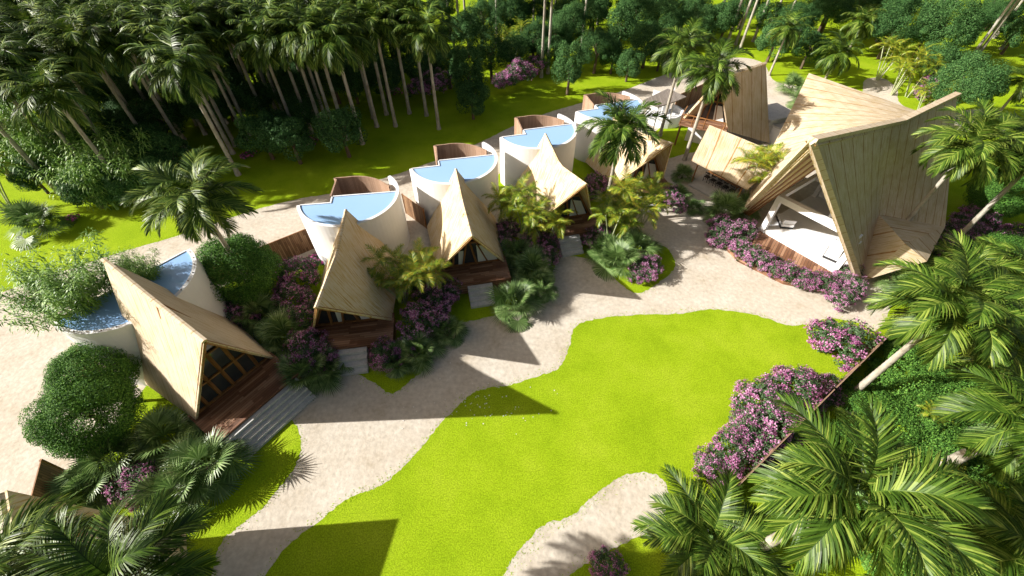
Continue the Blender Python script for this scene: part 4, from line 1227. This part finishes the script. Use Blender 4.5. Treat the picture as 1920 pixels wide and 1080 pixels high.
# bamboo in the first pool
bv = []; bf = []; bs = MB(); rr = random.Random(99)
for i in range(80):
    a_ = rr.random() * 6.28; sp_ = rr.random() ** .5 * 2.0
    bx, by = math.cos(a_) * sp_ * .9, math.sin(a_) * sp_ * .6
    h = 1.0 + rr.random() * 1.6; lx, ly = bx * .35 + rr.gauss(0, .3), by * .5 + rr.gauss(0, .3)
    pts = [Vector((bx, by, 0)), Vector((bx + lx * .35, by + ly * .35, h * .6)), Vector((bx + lx, by + ly, h))]
    bs.tube(pts, [.022, .016, .006], 5)
    for k in range(110):
        t = .15 + .85 * rr.random(); q_ = pts[0].lerp(pts[1], t / .5) if t < .5 else pts[1].lerp(pts[2], (t - .5) / .5)
        dv = Vector((rr.gauss(0, 1), rr.gauss(0, 1), rr.gauss(0, .5))).normalized(); q_ = q_ + dv * rr.random() * .32
        sd = dv.cross(Vector((0, 0, 1))).normalized() * .026; l = .16 + rr.random() * .14
        b = len(bv); bv += [q_, q_ + dv * l * .4 - sd, q_ + dv * l * .4 + sd, q_ + dv * l - Vector((0, 0, .06))]
        bf += [(b, b + 1, b + 2), (b + 1, b + 3, b + 2)]
BAM = mesh('leaves', bv, bf, M['bamboo']); BST = mesh('canes', bs.v, bs.f, M['shaft'])
for lab, x, y, z, s, ry in (('feathery bright bamboo filling the left half of the studded pool', 150, 570, 4.9, 1.15, 1.0), ('smaller tuft of bamboo behind the first roof tip', 262, 525, 4.9, .62, .4)):
    c = G(x, y, z)
    t = thing('bamboo', lab, 'bamboo', (c.x, c.y, z), ry, 'bamboo growing in the first pool')
    link('leaves', BAM, t, scale=(s, s, s)); link('canes', BST, t, scale=(s, s, s))
for lab, x, y, s in (('tall dark bamboo clump at the left edge of the wood', 235, 368, 1.7), ('dark bamboo clump left of the tall one', 55, 305, 1.9), ('dark bamboo clump deeper in the left wood', 140, 320, 1.9)):
    c = gp(x, y); t = thing('bamboo', lab, 'bamboo', c, 0, 'bamboo clumps under the left wood'); link('leaves', BAM, t, scale=(s, s, s * 1.3)); link('canes', BST, t, scale=(s, s, s * 1.3))

# bougainvillea
for lab, x, y, r_ in (('purple bush right of the first drum', 430, 590, 42), ('purple bush beside the tall palm trunk, lower half in shade', 460, 600, 30), ('upper purple bush left of the second bungalow', 560, 520, 40), ('middle purple bush left of the second bungalow', 545, 565, 36), ('lower purple bush left of the second bungalow', 580, 600, 34),
                      ('purple bush at the right end of the wide stair', 575, 655, 45), ('purple bush right of that stair end, near the second deck', 605, 675, 32), ('purple bush right of the second bungalow stair', 722, 668, 34), ('small purple bush between stair and fan palm, second bungalow', 755, 655, 26),
                      ('big purple bush between second and third bungalow, lower', 790, 600, 44), ('big purple bush between second and third bungalow, middle', 815, 570, 38), ('purple bush under the arecas by the second roof', 770, 522, 36), ('purple bush at the left of the third bungalow deck', 835, 550, 32),
                      ('purple bush right of the third bungalow roof', 952, 428, 24), ('purple bush behind the areca right of the third roof', 945, 455, 24), ('purple bush right of the third bungalow, upper', 1020, 455, 28), ('purple bush right of the third bungalow, lower', 1018, 485, 28), ('purple bush right of the third bungalow, left side', 992, 462, 24),
                      ('purple bush between fourth and fifth roofs', 1120, 345, 24), ('purple bush left of the farthest bungalow', 1100, 362, 20), ('purple bush under the arecas right of the fourth stair', 1122, 440, 26), ('pale purple bush beside the fourth stair', 1108, 452, 18),
                      ('purple bush shaded below the farthest bungalow arecas', 1160, 395, 22), ('pale pink bush on the small round lawn', 1212, 500, 30), ('small pale pink bush at the tip of the small lawn', 1198, 518, 20),
                      ('pink bush near the pavilion corner', 1262, 368, 20), ('pink bush left of the pavilion fan palm', 1270, 385, 18),
                      ('round flowering bush alone on the lawn by the fence', 1575, 640, 50),
                      ('flowering bush in the big drift, top right by the fence', 1538, 728, 36), ('flowering bush in the big drift, top centre', 1485, 735, 50), ('flowering bush in the big drift, top left', 1425, 760, 48), ('flowering bush in the big drift, centre', 1450, 800, 52),
                      ('flowering bush in the big drift, lower right', 1420, 845, 44), ('flowering bush in the big drift, lower left', 1370, 850, 42), ('flowering bush in the big drift, lowest', 1335, 875, 32), ('flowering bush in the big drift, left of centre', 1405, 810, 40),
                      ('pink bush at lower left among fan palms', 255, 905, 42), ('small pink bush right of the lower left one', 300, 895, 24), ('pink bush at the bottom edge centre right', 1140, 1065, 34)):
    boug(lab, x, y, r_)
HG = 'flowering bushes in the hedge along the villa deck'
hedge = [(1352, 425), (1372, 440), (1385, 462), (1405, 478), (1428, 492), (1452, 502), (1478, 512), (1502, 522), (1526, 528), (1550, 536), (1575, 545), (1598, 540), (1590, 515), (1575, 560), (1348, 445), (1395, 430)]
for i, (x, y) in enumerate(sorted(hedge)):
    boug('flowering hedge bush along the villa deck, %s from left' % words[i], x, y, 24, HG)
for i, (x, y) in enumerate([(1775, 460), (1795, 435), (1815, 415), (1835, 400), (1800, 465), (1825, 440), (1850, 420), (1895, 440), (1780, 480), (1850, 395)]):
    boug('dark purple bush right of the villa, %s of the bed' % words[i], x, y, 24, 'dark purple bushes right of the villa')
for lab, x, y, r_ in (('purple shrub deep in the wood, right of centre', 975, 135, 30), ('smaller purple shrub left of it in the wood', 945, 150, 22), ('low purple shrub behind the thin trunks', 820, 155, 26), ('low purple shrub left of the thin trunks', 785, 165, 22),
                      ('purple shrub at the right of the woodland shrub', 1005, 118, 20), ('purple tree behind the villa at top', 1655, 45, 22), ('purple bush on the grass behind the villa', 1662, 80, 16), ('purple bush below the round tree behind the ridge', 1750, 160, 24), ('purple bush left of the round tree behind the ridge', 1735, 175, 18)):
    boug(lab, x, y, r_, 'purple shrubs in the wood', zf=1.2)
for lab, x, y, r_ in (('bright pink flower bed by the fence, left of the second roof', 592, 492, 20), ('round pink flower bed on the shaded grass, right', 580, 269, 17), ('round pink flower bed on the shaded grass, left', 467, 292, 13), ('small red flower clump on the left grass', 138, 410, 12),
                      ('small pink flower clump at the woodland edge, left', 172, 371, 11), ('pink flowers behind the thin trunks', 742, 172, 12)):
    boug(lab, x, y, r_, 'small pink flower beds', kind='bed', zf=.1)

# woodland trees
wood = [(920, 95, 32, 1), (880, 140, 36, 1), (1068, 128, 31, 1), (1120, 90, 34, 0), (1165, 55, 32, 1), (1150, 105, 24, 0), (1215, 80, 34, 0), (1250, 38, 34, 0), (1195, 25, 32, 0), (1285, 20, 24, 0), (1340, 42, 28, 0), (1455, 74, 30, 0),
        (1688, 42, 48, 0), (1768, 52, 52, 0), (1765, 118, 30, 0), (1640, 12, 30, 0), (1880, 12, 30, 0), (1908, 62, 28, 0), (1815, 160, 52, 0), (1060, 30, 32, 0), (1000, 75, 34, 0), (1045, 65, 32, 0),
        (1110, 25, 32, 0), (960, 30, 34, 0), (905, 30, 30, 0), (1400, 10, 30, 0), (1310, 60, 22, 0), (1560, 18, 34, 0), (1520, 90, 28, 0), (960, 100, 28, 0), (1030, 100, 26, 0), (840, 120, 34, 0), (850, 60, 26, 0), (1240, 100, 24, 0), (1180, 120, 24, 0), (885, 185, 30, 0)]
for i, (x, y, r_, cn) in enumerate(sorted(wood)):
    side = 'centre' if x < 1300 else 'right'
    tree('rounded broadleaf tree in the upper wood, %s from left counting from centre' % (words[i] if i < 30 else words[i - 30] + ' past the thirtieth'), x, y, r_ * 1.06, .25 if not cn else .5, bool(cn), 'broadleaf trees in the upper wood')
dark = [(560, 215), (520, 240), (545, 260), (490, 250), (640, 245), (790, 130), (720, 140), (660, 150), (350, 190), (300, 225), (260, 300), (300, 330), (240, 240), (180, 280),
        (130, 260), (60, 260), (20, 280), (60, 330), (160, 350), (480, 190), (440, 170), (560, 170), (620, 140), (390, 160), (510, 150), (280, 270), (420, 190), (200, 330), (320, 290), (230, 350)]
for i, (x, y) in enumerate(sorted(dark)):
    tree('dark undergrowth tree below the left palms, %s from left' % (words[i] if i < 30 else words[i - 30] + ' past the thirtieth'), x, y, 30 + rnd.random() * 14, .25, False, 'undergrowth trees below the left palms')
more = [(110, 205), (170, 195), (215, 165), (250, 200), (290, 150), (330, 120), (380, 190), (420, 130), (460, 110), (150, 140), (90, 160), (40, 190), (520, 100), (570, 120), (350, 90), (240, 120), (610, 90), (680, 100), (740, 90)]
for i, (x, y) in enumerate(sorted(more)):
    tree('bushy tree filling the gaps between the left palm trunks, %s from left' % words[i], x, y, 32 + rnd.random() * 14, .3, False, 'bushy trees between the left palm trunks')
far = [(60 + k * 62 + rnd.random() * 25, 20 + rnd.random() * 60) for k in range(30)]
for i, (x, y) in enumerate(sorted(far)):
    tree('small far tree along the top edge of the picture, %s from left' % words[i], x, y - 22, 26 + rnd.random() * 10, .6, False, 'far trees along the top edge')
